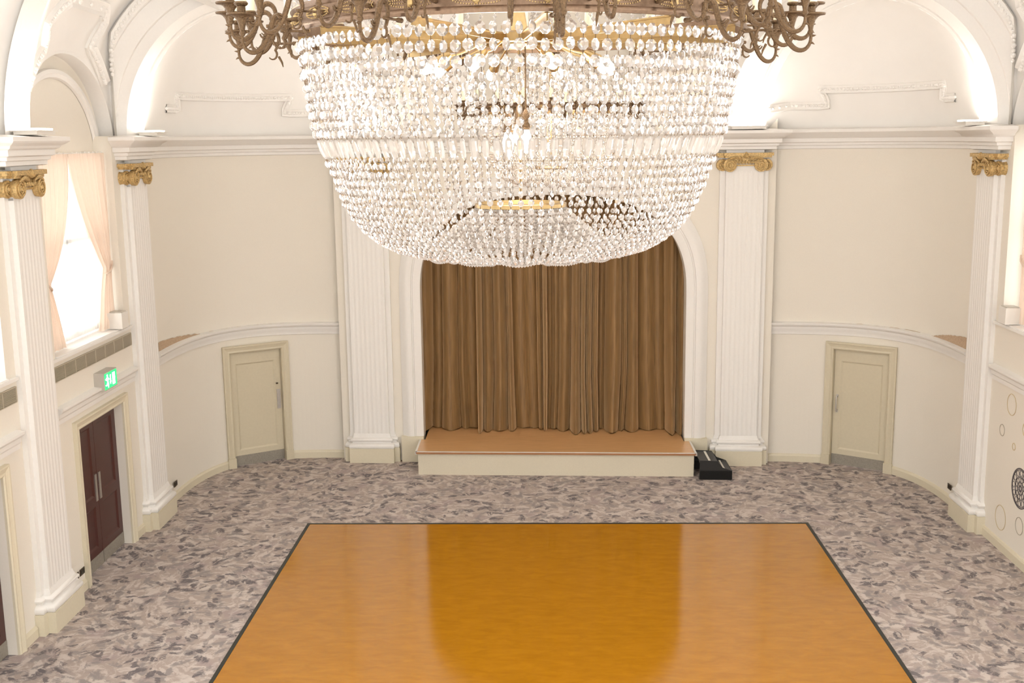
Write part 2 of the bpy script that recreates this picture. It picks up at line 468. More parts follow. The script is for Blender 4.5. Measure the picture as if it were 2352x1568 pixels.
for sgn in (-1, 1):
    path = corner_block(sgn, 16.62, 17.58)[:3] + [(sgn * (WU - .15), 17.58), (sgn * WU, 17.64)]
    path = [(sgn * WU, 16.60), (sgn * (WU - .15), 16.60), (sgn * (WU - .15), 17.60), (sgn * (WU - .005), 17.62)]
    path += [p for p in [niche_pt(k / 40, sgn) for k in range(1, 41)]]
    path += [(sgn * 3.98, NV), (sgn * 3.98, VS - .15), (sgn * 2.96, VS - .15), (sgn * 2.96, VS), (sgn * .0, VS)]
    c = MB(); c.sweep(CORN, oriented(path, sgn)); trim(c, smooth=True)
    # entablature block over the nearer side pilaster
    c = MB(); c.sweep(CORN, oriented(corner_block(sgn, 12.82, 13.86), sgn))
    if sgn < 0: trim(c)
    else: trim(c)
    # dado rail
    pth = [niche_pt(k / 40, sgn) for k in range(0, 41)]
    c = MB(); c.sweep(DADO, oriented(pth, sgn)); trim(c, smooth=True)
    c = MB(); c.sweep([(o, z - .0) for o, z in DADO], oriented([(sgn * WU, 8.0), (sgn * WU, 12.8)], sgn)); c.sweep(DADO, oriented([(sgn * WU, 13.86), (sgn * WU, 16.62)], sgn)); trim(c)
    # skirting
    s = MB()
    npth = niche_path(sgn)
    ia = [i for i, p in enumerate(npth) if abs(abs(p[0]) - D_A[0]) < 1e-6][0]
    s.sweep(SKT, oriented(npth[:ia + 1], sgn)); s.sweep(SKT, oriented(npth[ia + 1:], sgn))
    if sgn < 0:
        s.sweep(SKT, oriented([(-WU, 12.45), (-WU, 12.8)], sgn)); s.sweep(SKT, oriented([(-WU, 13.86), (-WU, 14.33)], sgn)); s.sweep(SKT, oriented([(-WU, 16.25), (-WU, 16.62)], sgn))
    else:
        s.sweep(SKT, oriented([(WU, 8.0), (WU, 12.8)], sgn)); s.sweep(SKT, oriented([(WU, 13.86), (WU, 16.62)], sgn))
    struct(s.build('baseboard_left' if sgn < 0 else 'baseboard_right', SKIRT))

# bare plaster showing above the dado rail
def patch(sgn, t0, t1, h0, h1, seed):
    random.seed(seed); p = MB(); n = 26; lo = []; hi = []
    for k in range(n + 1):
        t = t0 + (t1 - t0) * k / n
        u, v = niche_pt(t, sgn); r = .985
        uu = sgn * (abs(u) - .012); vv = v - .012
        h = h0 + (h1 - h0) * k / n + random.uniform(-.008, .008)
        lo.append(M(uu, vv, 2.66)); hi.append(M(uu, vv, 2.68 + max(.004, h)))
    p.grid([lo, hi]); return trim(p, RUST)
patch(-1, .010, .30, .16, .012, 1); patch(1, .010, .22, .20, .01, 3); patch(1, .30, .78, .012, .006, 5); patch(-1, .36, .8, .008, .004, 6)

# ------------------------------------------------------------------ pilasters
def frame(kind, c, sgn):
    """returns function local (along, outward, z) -> world"""
    if kind == 'side': return lambda s, d, z: M(sgn * (WU - d), c + s, z)
    return lambda s, d, z: M(c + s, VS - d, z)
def ring_stack(mb, prof, hw, dp, fn):
    rows = []
    for z, off in prof:
        a, d = hw + off, dp + off
        rows.append([fn(-a, 0, z), fn(-a, d, z), fn(a, d, z), fn(a, 0, z)])
    idx = mb.grid(rows, closed=True); mb.face(idx[0][::-1]); mb.face(idx[-1])
def spiral(mb, fn, cs, cz, d, r, hand):
    # raised scroll line on the face of a volute
    pts = []
    for k in range(46):
        a = k / 45 * 2.15 * 2 * PI
        rr = r * (1 - .78 * k / 45)
        pts.append(fn(cs + hand * rr * math.cos(a + PI / 2 * 1.0), d + .006, cz + rr * math.sin(a + PI / 2)))
    mb.tube(pts, [.016 - .008 * k / 45 for k in range(46)], 6)
def pilaster(kind, c, sgn, label):
    fn = frame(kind, c, sgn)
    root = thing('fluted_pilaster', label, 'pilaster', fn(0, .06, 0), 'fluted pilasters with gilded capitals')
    b = MB(); b.box((-.53, 0, 0), (.53, .12, .28), fn); b.box((-.43, .0, 0), (.43, .225, .28), fn)
    b.build('plinth', SKIRT, root)
    b = MB()
    P = [(.28, .075), (.30, .09), (.335, .092), (.365, .075), (.385, .035), (.405, .03), (.42, .055), (.445, .062), (.47, .05), (.485, .02), (.56, .0)]
    ring_stack(b, P, .345, .13, fn); ring_stack(b, [(z, o * .98) for z, o in P], .435, .035, fn)
    b.build('base_moulding', TRIM, root, smooth=True)
    # fluted shaft
    s = MB(); nfl = 7; hw = .335; d0 = .13; xs = [(-hw, 0), (-hw, d0)]
    m = .035; w_ = (2 * hw - 2 * m) / nfl
    for k in range(nfl):
        x0 = -hw + m + w_ * k
        g = w_ * .78; a0 = x0 + (w_ - g) / 2
        xs.append((a0, d0))
        for j in range(1, 6): xs.append((a0 + g * j / 6, d0 - .0045 * math.sin(PI * j / 6)))
        xs.append((a0 + g, d0))
    xs += [(hw, d0), (hw, 0)]
    s.grid([[fn(x, d, .55) for x, d in xs], [fn(x, d, 5.47) for x, d in xs]])
    s.build('shaft', TRIM, root)
    s = MB(); s.box((-.43, 0, .5), (.43, .065, 5.80), fn); s.box((-.335, .06, 5.44), (.335, .128, 5.84), fn); s.build('back_pier', TRIM, root)
    # capital
    g = MB()
    g.box((-.50, 0, 5.735), (.50, .16, 5.79), fn); g.box((-.47, 0, 5.705), (.47, .135, 5.737), fn)
    g.box((-.39, 0, 5.735), (.39, .235, 5.79), fn); g.box((-.365, 0, 5.70), (.365, .205, 5.737), fn)
    g.box((-.27, 0, 5.60), (.27, .165, 5.705), fn)
    for k in range(7):   # egg band and bead
        x = -.17 + .34 * k / 6
        g.lathe([(.004, -.035), (.019, -.02), (.023, 0), (.019, .02), (.004, .035)], (x, .17, 5.625), 8, fn)
    g.box((-.2, .0, 5.555), (.2, .155, 5.583), fn)
    # leaf boss in the middle of the abacus
    g.lathe([(.01, -.05), (.045, -.03), (.055, 0), (.035, .035), (.01, .06)], (0, .215, 5.745), 10, fn)
    for sx in (-1, 1):
        g.lathe([(.004, -.03), (.03, -.012), (.034, .01), (.004, .035)], (sx * .075, .205, 5.735), 8, fn)
    cap = g.build('capital', GILT, root)
    for sx in (-1, 1):
        for (cx_, dd, rr) in ((.275, .20, .122), (.39, .10, .108)):
            v = MB(); n = 20; rows = []
            for (q, rs) in ((0, 1), (dd * .35, .93), (dd * .6, .93), (dd * .93, 1), (dd, .97), (dd, .82)):
                rows.append([fn(sx * cx_ + rr * rs * math.cos(2 * PI * k / n), q, 5.575 + rr * rs * math.sin(2 * PI * k / n)) for k in range(n)])
            idx = v.grid(rows, closed=True); v.face(idx[-1])
            spiral(v, fn, sx * cx_, 5.575, dd, rr * .86, sx)
            v.lathe([(.024, -.02), (.024, .02)], (sx * cx_, dd, 5.575), 8, fn)
            v.build('volute', GILT, cap, smooth=True)
    # acanthus swag over each volute
    a = MB()
    for sx in (-1, 1):
        pts = [fn(sx * (.06 + .26 * k / 8), .215, 5.66 + .045 * math.sin(PI * k / 8)) for k in range(9)]
        a.tube(pts, [.012 + .014 * math.sin(PI * k / 8) for k in range(9)], 6)
    a.build('leaf_swag', GILT, cap, smooth=True)
    return root
pilaster('side', 13.34, -1, 'left wall fluted pilaster nearest the viewer, on the near side of the mahogany door')
pilaster('side', 17.12, -1, 'left wall fluted pilaster between the mahogany door and the curved corner')
pilaster('stage', -3.47, 0, 'fluted pilaster on the left side of the stage, capital behind the crystals')
pilaster('stage', 3.47, 0, 'fluted pilaster on the right side of the stage beside the black steps')
pilaster('side', 17.12, 1, 'right wall fluted pilaster beside the round wall medallion')

# ------------------------------------------------------------------ niche arches, half domes, window bay vaults, ceiling
def arch3(P1, P2, b, N=40, grow=0.0, z0=6.2, lift=0.0):
    P1 = Vector(P1); P2 = Vector(P2); c = (P1 + P2) / 2; e = (P1 - P2) / 2; L = e.length
    out = []
    for k in range(N + 1):
        a = PI * k / N
        q = c + e * ((1 + grow / L) * math.cos(a))
        out.append((q.x, q.y, z0 + (b + grow) * math.sin(a) + lift))
    return out
def shift(c, du, dv): return [(p[0] + du, p[1] + dv, p[2]) for p in c]
def mcurve(c): return [M(*p) for p in c]
def along(c3, inset):   # box-section moulding along a 3D curve
    pass
niche_s = {}
for sgn in (-1, 1):
    near = arch3((sgn * 6.45, 16.78), (sgn * 3.12, 20.40), 2.22)
    far = arch3((sgn * 6.45, 17.50), (sgn * 3.82, 20.40), 2.02)
    n = 41
    mid1 = [tuple(near[k][j] * .78 + far[k][j] * .22 for j in range(3)) for k in range(n)]
    mid2 = [(p[0], p[1], p[2] + .0) for p in mid1]
    so = MB(); so.grid([mcurve(near), mcurve(far)], flip=(sgn > 0)); trim(so, smooth=True)
    # small roll near the back edge of the soffit
    r = MB(); rp = [tuple(near[k][j] * .28 + far[k][j] * .72 for j in range(3)) for k in range(n)]
    r.tube(mcurve(rp), .03, 6); trim(r, smooth=True)
    # face band towards the hall
    def clampv(c): return [(sgn * min(sgn * p[0], 6.60), max(p[1], 16.64), p[2]) for p in c]
    nx, ny = sgn * -.62, -.78
    e1 = arch3((sgn * 6.45, 16.78), (sgn * 3.12, 20.40), 2.22, grow=.17)
    e2 = arch3((sgn * 6.45, 16.78), (sgn * 3.12, 20.40), 2.22, grow=.20)
    e3 = clampv(arch3((sgn * 6.45, 16.78), (sgn * 3.12, 20.40), 2.22, grow=.46)); e1 = clampv(e1); e2 = clampv(e2)
    fb = MB(); fb.grid([mcurve(near), mcurve(e1), mcurve(shift(e2, nx * .04, ny * .04)), mcurve(shift(e3, nx * .05, ny * .05))], flip=(sgn > 0)); trim(fb, smooth=False)
    # enriched strip
    a1 = shift(e3, nx * .05, ny * .05)
    e4 = clampv(arch3((sgn * 6.45, 16.78), (sgn * 3.12, 20.40), 2.22, grow=.50))
    e5 = clampv(arch3((sgn * 6.45, 16.78), (sgn * 3.12, 20.40), 2.22, grow=.64))
    en = MB(); en.grid([mcurve(a1), mcurve(shift(e4, nx * .14, ny * .14)), mcurve(shift(e5, nx * .16, ny * .16)), mcurve(shift(e5, nx * .05, ny * .05))], flip=(sgn > 0))
    for k in range(4, 36):
        for j in range(3):
            t = (j + .5) / 3
            p = Vector([e4[k][i] * (1 - t) + e4[min(k + 1, 40)][i] * t for i in range(3)]) * .5 + Vector([e5[k][i] * (1 - t) + e5[min(k + 1, 40)][i] * t for i in range(3)]) * .5
            q = M(p.x + nx * .15, p.y + ny * .15, p.z)
            rr = .030 + .010 * ((k * 3 + j) % 2)
            en.lathe([(.004, -rr), (rr * .75, -rr * .6), (rr, 0), (rr * .75, rr * .6), (.004, rr)], q, 8)
    trim(en)
    # spandrel ceiling beyond the strip
    ex = clampv(arch3((sgn * 6.45, 16.78), (sgn * 3.12, 20.40), 2.22, grow=.66))[10:]
    ey = arch3((sgn * 5.9, 16.1), (sgn * 2.4, 19.9), 2.9, grow=1.2)[10:]
    sp = MB(); sp.grid([mcurve(ex), mcurve(shift(ey, nx * .5, ny * .5))], flip=(sgn > 0))
    struct(sp.build('ceiling', CEIL, smooth=True))
    # half dome over the curved corner
    far_r = far     # index 0 at corner pier
    rowsn = []; NS = 12
    def S(t, s):
        u, v = niche_pt(t, sgn)
        a = t * 40; i = min(39, int(a)); fr = a - i
        # ease the parameter so both ends meet
        C = [far[i][j] * (1 - fr) + far[i + 1][j] * fr for j in range(3)]
        q = 1 - math.cos(s * PI / 2)
        return (u + (C[0] - u) * q, v + (C[1] - v) * q, 6.2 + (C[2] - 6.2) * math.sin(s * PI / 2))
    niche_s[sgn] = S
    do = MB(); do.grid([[M(*S(k / 48, j / NS)) for k in range(49)] for j in range(NS + 1)], flip=(sgn < 0))
    struct(do.build('ceiling', CEIL, smooth=True))
    # panel moulding on the half dome
    def Sz(t, z):
        a = t * 40; i = min(39, int(a)); fr = a - i
        cz = far[i][2] * (1 - fr) + far[i + 1][2] * fr
        s = 2 / PI * math.asin(max(0, min(.999, (z - 6.2) / max(.05, cz - 6.2))))
        return S(t, s)
    def t_of_u(uu):
        c = max(0., min(1., (uu - 3.9) / 2.68)); return math.acos(c ** 1.5) / (PI / 2)
    tA = t_of_u(5.0); tB = t_of_u(4.42)
    tC = .235
    path = []
    def seg(t0, z0, t1, z1, k=14):
        for i in range(k): path.append((t0 + (t1 - t0) * i / k, z0 + (z1 - z0) * i / k))
    seg(tB, 7.72, tB, 6.60); seg(tB, 6.60, tA, 6.60, 5); seg(tA, 6.60, tA, 6.88, 4); seg(tA, 6.88, tC, 6.88, 16); seg(tC, 6.88, tC, 6.66, 3); seg(tC, 6.66, .16, 6.66, 6); path.append((.16, 6.66))
    ctr = Vector((sgn * 3.5, 17.0, 6.6))
    mo = MB(); rws = []
    P3 = [Vector(Sz(t, z)) for t, z in path]
    for i, p in enumerate(P3):
        n_in = (ctr - p).normalized()
        tg = (P3[min(i + 1, len(P3) - 1)] - P3[max(0, i - 1)]).normalized()
        sd = tg.cross(n_in).normalized(); n_in = sd.cross(tg).normalized()
        rws.append([M(*(p + sd * o + n_in * h)) for o, h in ((-.075, -.01), (-.065, .03), (-.03, .022), (.03, .022), (.065, .035), (.08, -.01))])
    mo.grid(rws, closed=True)
    random.seed(4)
    for i in range(len(P3) - 1):
        for j in range(3):
            p = P3[i].lerp(P3[i + 1], (j + .5) / 3)
            n_in = (ctr - p).normalized(); q = p + n_in * .02
            rr = random.uniform(.022, .036)
            mo.lathe([(.004, -rr), (rr, -rr * .4), (rr, rr * .4), (.004, rr)], M(*q), 6)
    trim(mo)
    # vaults over the window bays
    ext = shift(e5, nx * .05, ny * .05)
    for bi, vb in enumerate((BAY, BAY - 3.78)):
        dv = vb - BAY
        K = 30
        near2 = arch3((sgn * 6.45, 13.60 + dv), (sgn * -6.45, 13.60 + dv), 4.6, 80)
        far2 = arch3((sgn * 6.45, 12.95 + dv), (sgn * -6.45, 12.95 + dv), 4.6, 80)
        if bi == 0:
            s2 = MB(); s2.grid([mcurve(near2[:K]), mcurve(far2[:K])], flip=(sgn < 0))
            ed = [tuple(near2[k][i] * .9 + far2[k][i] * .1 for i in range(3)) for k in range(K)]
            s2.tube(mcurve(ed), .02, 6); trim(s2, smooth=True)
            edge_r = ext
        else:
            edge_r = arch3((sgn * 6.45, 16.85 + dv), (sgn * -6.45, 16.85 + dv), 4.6, 80)
        def arc(th, u, r, zc=6.12, f=.82): return (sgn * u, vb + r * math.cos(th), zc + f * r * math.sin(th))
        def edge(th):
            t = th / PI   # 0 at the stage side, 1 at the viewer side
            if t < .5:
                if bi == 0: a = t / .5 * 14
                else: a = t / .5 * 15
                i = int(a); fr = a - i; return tuple(edge_r[i][q] * (1 - fr) + edge_r[i + 1][q] * fr for q in range(3))
            a = (1 - t) / .5 * 15; i = int(a); fr = a - i
            return tuple(near2[i][q] * (1 - fr) + near2[i + 1][q] * fr for q in range(3))
        def V(th, s_, h=0.0):
            A = Vector(arc(th, 6.62, 1.49 - h)); B = Vector(edge(th))
            p = A.lerp(B, s_); p.z += .22 * math.sin(PI * s_) * math.sin(th) - h * .3; return p
        va = MB(); ths = [PI * k / 40 for k in range(41)]
        va.grid([[M(*V(th, s_ / 6)) for th in ths] for s_ in range(7)], flip=(sgn < 0))
        struct(va.build('ceiling', CEIL, smooth=True))
        # stepped arch against the lunette wall
        fr = MB()
        fr.grid([[M(*arc(th, u, r)) for th in ths] for r, u in ((1.49, 6.62), (1.44, 6.62), (1.43, 6.64), (1.43, 6.845))], flip=(sgn < 0))
        fr.grid([[M(*arc(th, u, r, 5.9, .86)) for th in ths] for r, u in ((1.40, 6.845), (1.39, 6.79), (1.33, 6.785), (1.31, 6.80), (1.27, 6.81), (1.25, 6.845))], flip=(sgn < 0))
        trim(fr, smooth=True)
        # broken panel moulding on the vault
        D = math.radians
        ln = [(D(150 - 5.5 * k), .10) for k in range(6)] + [(D(120), .10 + .055 * k) for k in range(1, 5)] + [(D(120 - 5.4 * k), .32) for k in range(1, 10)] + [(D(70), .32 - .055 * k) for k in range(1, 5)] + [(D(70 - 5.5 * k), .10) for k in range(1, 7)]
        pm = MB(); rws = []
        P3 = [V(th, s_, .0) for th, s_ in ln]
        ctr2 = Vector((sgn * 3.5, vb, 6.4))
        for i, p in enumerate(P3):
            tg = (P3[min(i + 1, len(P3) - 1)] - P3[max(0, i - 1)]).normalized()
            n_in = (ctr2 - p).normalized(); sd = tg.cross(n_in).normalized(); n_in = sd.cross(tg).normalized()
            rws.append([M(*(p + sd * o + n_in * h)) for o, h in ((-.11, -.02), (-.10, .05), (-.05, .035), (.05, .035), (.10, .055), (.115, -.02))])
        pm.grid(rws, closed=True)
        random.seed(9)
        for i in range(len(P3) - 1):
            for j in range(3):
                p = P3[i].lerp(P3[i + 1], (j + .5) / 3); q = p + (ctr2 - p).normalized() * .035; rr = random.uniform(.03, .045)
                pm.lathe([(.004, -rr), (rr * .8, -rr * .5), (rr, 0), (rr * .8, rr * .5), (.004, rr)], M(*q), 8)
        trim(pm)
# main vault, high above the hall
cv = MB()
rws = []
for v in (8.0, 11.0, 14.0, 17.0, 19.0, 20.6):
    rws.append([M(-5.4 * math.cos(PI * k / 30), v, 8.2 + 1.9 * math.sin(PI * k / 30)) for k in range(31)])
cv.grid(rws); struct(cv.build('ceiling', CEIL, smooth=True))

# ------------------------------------------------------------------ doors
def local_frame(o, ex, ey):
    """origin o (hall), ex along, ey outward to the room"""
    return lambda s, d, z: M(o[0] + ex[0] * s + ey[0] * d, o[1] + ex[1] * s + ey[1] * d, z)
def casing(mb, fn, hw, h, w_=.14, foot=True):
    P = [(0, 0), (0, .03), (.02, .045), (.05, .04), (.09, .05), (.115, .06), (.14, .06), (.14, 0)]
    path = [(-hw, 0), (-hw, h), (hw, h), (hw, 0)]
    rows = []
    for i, (s, z) in enumerate(path):
        row = []
        for off, d in P:
            o = off * w_ / .14
            ss = s + (-o if s < 0 else o); zz = z + (o if z > 0 else 0)
            row.append(fn(ss, d, zz))
        rows.append(row)
    idx = mb.grid(rows, closed=True); mb.face(idx[0]); mb.face(idx[-1])
    if foot:
        for s in (-1, 1):
            a, b = sorted((s * (hw - .005), s * (hw + w_ + .01)))
            mb.box((a, 0, 0), (b, .068, .19), fn)
def panelled(mb, fn, s0, s1, z0, z1, d, stile, panels):
    """leaf with sunk panels; panels = [(z0,z1)]"""
    mb.box((s0, d - .045, z0), (s1, d - .02, z1), fn)
    mb.box((s0, d - .03, z0), (s0 + stile, d, z1), fn); mb.box((s1 - stile, d - .03, z0), (s1, d, z1), fn)
    zs = [z0] + [z for p in panels for z in p] + [z1]
    for i in range(0, len(zs), 2): mb.box((s0 + stile, d - .03, zs[i]), (s1 - stile, d, zs[i + 1]), fn)
    for a, b in panels:
        P = [(0, -.001), (.012, -.008), (.03, -.02)]
        rows = [[fn(s0 + stile + o, d + h, a + o), fn(s1 - stile - o, d + h, a + o), fn(s1 - stile - o, d + h, b - o), fn(s0 + stile + o, d + h, b - o)] for o, h in P]
        mb.grid(rows, closed=True)
def niche_door(sgn, name):
    A = Vector((sgn * D_A[0], D_A[1])); B = Vector((sgn * D_B[0], D_B[1])); mid = (A + B) / 2
    e = (B - A).normalized() if sgn < 0 else (A - B).normalized()   # left to right as seen
    nrm = Vector((e.y, -e.x))
    fn = local_frame(mid, e, nrm); hw = (A - B).length / 2 - .12
    root = bpy.data.objects.new(name, None); COL.objects.link(root); root.location = fn(0, 0, 0); struct(root)
    c = MB(); casing(c, fn, hw, 2.2)
    for s in (-1, 1):     # jamb lining back to the leaf
        a, b = sorted((s * hw, s * (hw + .14))); c.box((a, -.10, 0), (b, .0, 2.22), fn)
    c.box((-hw - .14, -.10, 2.2), (hw + .14, 0, 2.24), fn)
    c.build('door_casing', SAGE, root)
    l = MB(); panelled(l, fn, -hw + .005, hw - .005, .03, 2.19, -.055, .115, [(.30, 1.98)])
    leaf = l.build('door_leaf', SAGE, root)
    k = MB(); k.box((-hw + .01, -.055, .01), (hw - .01, -.045, .20), fn); k.build('kick_plate', KICK, leaf)
    if sgn < 0:
        p = MB(); p.box((hw - .10, -.055, 1.02), (hw - .03, -.043, 1.40), fn); p.build('push_plate', STEEL, leaf)
        p = MB(); p.lathe([(.02, -.01), (.022, .01)], (hw - .09, -.045, 1.52), 10, fn); p.build('lock', SOCK, leaf)
    else:
        p = MB(); s0 = -hw + .075
        p.tube([fn(s0, -.05, 1.02), fn(s0, -.0, 1.03), fn(s0, .005, 1.10), fn(s0, .005, 1.25), fn(s0, -.0, 1.31), fn(s0, -.05, 1.32)], .012, 8)
        p.box((s0 - .02, -.055, 1.0), (s0 + .02, -.045, 1.05), fn); p.box((s0 - .02, -.055, 1.29), (s0 + .02, -.045, 1.34), fn)
        p.build('door_handle', STEEL, leaf)
niche_door(-1, 'door_2'); niche_door(1, 'door_3')
def side_door(vb, name):
    fn0 = local_frame((-WU, vb + .05), (0, 1), (1, 0)); fn = fn0
    root = bpy.data.objects.new(name, None); COL.objects.link(root); root.location = fn(0, 0, 0); struct(root)
    c = MB(); casing(c, fn, .81, 2.24, .13, False); c.build('door_casing', SKIRT, root)
    for s in (-1, 1):
        l = MB(); a, b = sorted((s * .004, s * .80))
        panelled(l, fn, a, b, .02, 2.24, -.12, .13, [(.30, .92), (1.06, 2.10)])
        leaf = l.build('door_leaf', MAHOG, root)
        k = MB(); k.box((a + .005, -.12, .015), (b - .005, -.112, .20), fn); k.build('kick_plate', KICK, leaf)
        h = MB(); a, b = sorted((s * .035, s * .10)); h.box((a, -.12, .98), (b, -.108, 1.38), fn); h.build('push_plate', STEEL, leaf)
side_door(BAY, 'door_1'); side_door(BAY - 3.78, 'door_4')

# ------------------------------------------------------------------ windows with their sills
def window(sgn, vb, name):
    fn = (lambda s, d, z: M(sgn * (WU - d), vb + s, z))
    root = bpy.data.objects.new(name, None); COL.objects.link(root); root.location = fn(0, 0, 3.35); struct(root)
    fr = MB()
    for (s0, s1, z0, z1) in ((-1.22, -1.12, 3.38, 5.97), (1.12, 1.22, 3.38, 5.97), (-1.12, 1.12, 3.38, 3.47), (-1.12, 1.12, 5.9, 5.97), (-.04, .04, 3.47, 5.9), (-1.12, 1.12, 4.72, 4.78)):
        fr.box((s0, -.30, z0), (s1, -.25, z1), fn)
    fr.build('window_frame', TRIM, root)
    g = MB(); g.box((-1.12, -.28, 3.47), (1.12, -.275, 5.9), fn); g.build('pane', PANE, root)
    s = MB(); s.box((-1.22, -.30, 3.30), (1.22, .03, 3.352), fn); s.box((-1.45, .0, 3.29), (1.45, .045, 3.33), fn); s.build('window_sill', TRIM, root)
    return fn
window(-1, BAY, 'window_1'); window(1, BAY, 'window_2'); window(-1, BAY - 3.78, 'window_3'); window(1, BAY - 3.78, 'window_4')

def drape(sgn, vb, side, label, group=None, inset=0.0):
    """side -1: panel towards the viewer, +1: panel towards the stage"""
    fn = (lambda s, d, z: M(sgn * (WU - d), vb + s - side * inset, z))
    root = thing('window_curtain', label, 'curtain', fn(side * 1.15, -.14, 3.36), group)
    tz = 4.25
    NZ, NS = 40, 70; rows = []
    for j in range(NZ + 1):
        z = 5.96 - (5.96 - 3.37) * j / NZ
        if z > tz:
            k = (5.96 - z) / (5.96 - tz); wd = 1.17 * (1 - k ** 1.6) + .24 * k ** 1.6
            if side < 0: wd = 1.17 * (1 - k ** 2.4) + .26 * k ** 2.4
        else:
            k = (tz - z) / (tz - 3.37); wd = .24 + .33 * k ** .8
        row = []
        for i in range(NS + 1):
            s = i / NS; so = side * (1.19 - wd * s)
            if z <= tz: so = side * (1.19 - .02 - wd * s)
            amp = .035 * (0.45 + .55 * min(1, wd / .7))
            d = -.13 + amp * math.sin(s * 2 * PI * 8.0) + .012 * math.sin(s * 2 * PI * 3 + z)
            row.append(fn(so, d, z))
        rows.append(row)
    m = MB(); m.grid(rows); o = m.build('drape', PEACH, root, smooth=False)
    for p in o.data.polygons: p.use_smooth = True
    b = MB(); b.tube([fn(side * 1.2, -.11, tz + .1), fn(side * 1.1, -.07, tz + .03), fn(side * 1.0, -.06, tz - .03), fn(side * .93, -.09, tz - .06), fn(side * .92, -.16, tz - .05)], .014, 6)
    b.build('tieback', PEACH, root, smooth=True)
    h = MB()
    for i in range(8): h.box((side * (1.16 - .145 * i) - .012, -.14, 5.95), (side * (1.16 - .145 * i) + .012, -.12, 5.985), fn)
    h.build('curtain_hook', BOX, root)
drape(-1, BAY, -1, 'peach curtain on the viewer side of the left window, tied back beside the near pilaster', 'peach window curtains')
drape(-1, BAY, 1, 'peach curtain on the stage side of the left window, pulled back diagonally', 'peach window curtains')
drape(1, BAY, 1, 'pale curtain at the right window behind the white box on the sill', 'peach window curtains', .2)
def net(sgn, vb, label):
    rows = []
    for z in (5.93, 4.6, 3.37):
        rows.append([M(sgn * (WU + .205 + .012 * math.sin(i * 1.3)), vb - 1.12 + 2.24 * i / 120, z) for i in range(121)])
    m = MB(); m.grid(rows); o = m.build('net_curtain', SHEER, smooth=True); tag(o, label, 'net curtain')
net(-1, BAY, 'sheer white net curtain glowing in the left window between the peach drapes')
net(1, BAY, 'sheer white net curtain in the right window')

# ------------------------------------------------------------------ things on the side walls
def vent(vb, label):
    fn = (lambda s, d, z: M(-(WU - d), vb + s, z))
    root = thing('vent_grille', label, 'vent', fn(0, 0, 3.03), 'long ventilation grilles under the windows')
    b = MB(); b.box((-1.34, .0, 3.03), (1.40, .006, 3.215), fn); b.build('backing', GRILLE_D, root)
    fr = MB()
    for k in range(9): x = -1.34 + 2.74 * k / 8; fr.box((x - .012, .004, 3.03), (x + .012, .02, 3.215), fn)
    fr.box((-1.34, .004, 3.022), (1.40, .02, 3.034), fn); fr.box((-1.34, .004, 3.21), (1.40, .02, 3.222), fn)
    fr.build('frame', GRILLE, root)
    s = MB()
    for k in range(13): z = 3.04 + .0135 * k; s.box((-1.34, .004, z), (1.40, .016, z + .0085), fn)
    s.build('slats', GRILLE, root)
vent(BAY, 'long grey-beige ventilation grille below the left window above the mahogany door')
vent(BAY - 3.78, 'grille end just visible at the left frame edge beyond the near pilaster')

def exit_sign():
    fn = (lambda s, d, z: M(-(WU - d), BAY + s, z))
    root = thing('exit_sign', 'green illuminated exit sign with running figure above the mahogany door', 'sign', fn(.1, 0, 2.62))
    b = MB(); b.box((-.07, .0, 2.62), (.40, .15, 2.88), fn); b.build('housing', BOXG, root)
    g = MB(); g.box((-.055, .15, 2.635), (.385, .154, 2.865), fn); face = g.build('sign_face', SIGNG, root)
    def sh(name, polys):
        m = MB()
        for p in polys:
            fr = [fn(s, .158, z) for s, z in p]; bk = [fn(s, .153, z) for s, z in p]
            m.poly(fr); n = len(p)
            for i in range(n): m.poly([fr[i], bk[i], bk[(i + 1) % n], fr[(i + 1) % n]])
        m.build(name, SIGNW, face)
    def o(s, z): return (s - .055, 2.635 + z)
    head = [o(.095 + .018 * math.cos(a * PI / 4), .195 + .018 * math.sin(a * PI / 4)) for a in range(8)]
    sh('running_figure', [head,
        [o(.07, .17), o(.115, .175), o(.12, .10), o(.085, .095)],
        [o(.07, .17), o(.078, .155), o(.045, .13), o(.02, .145), o(.025, .155)],
        [o(.11, .17), o(.118, .155), o(.15, .125), o(.158, .135)],
        [o(.085, .10), o(.11, .10), o(.075, .05), o(.02, .055), o(.02, .07), o(.06, .068)],
        [o(.10, .105), o(.12, .10), o(.135, .065), o(.12, .015), o(.105, .02), o(.115, .06)]])
    sh('arrow', [[o(.19, .19), o(.215, .19), o(.215, .09), o(.19, .09)], [o(.172, .095), o(.233, .095), o(.202, .05)]])
    sh('doorway', [[o(.275, .03), o(.365, .03), o(.365, .20), o(.275, .20)]])
exit_sign()

def sill_box(sgn, label):
    fn = (lambda s, d, z: M(sgn * (WU - d), BAY + s, z))
    root = thing('sill_box_lamp', label, 'light fitting', fn(1.08, -.0, 3.354))
    b = MB(); b.box((.88, -.12, 3.36), (1.13, .10, 3.60), fn); b.build('housing', BOX, root)
    b = MB(); b.box((.90, -.10, 3.6), (1.11, .08, 3.612), fn); b.build('top_glass', BOXG, root)
    b = MB(); b.box((1.13, -.09, 3.39), (1.20, .07, 3.58), fn); b.build('end_block', BOXG, root)
sill_box(-1, 'small white box fitting on the left window sill by the far pilaster')
sill_box(1, 'small white box fitting on the right window sill by the pilaster')

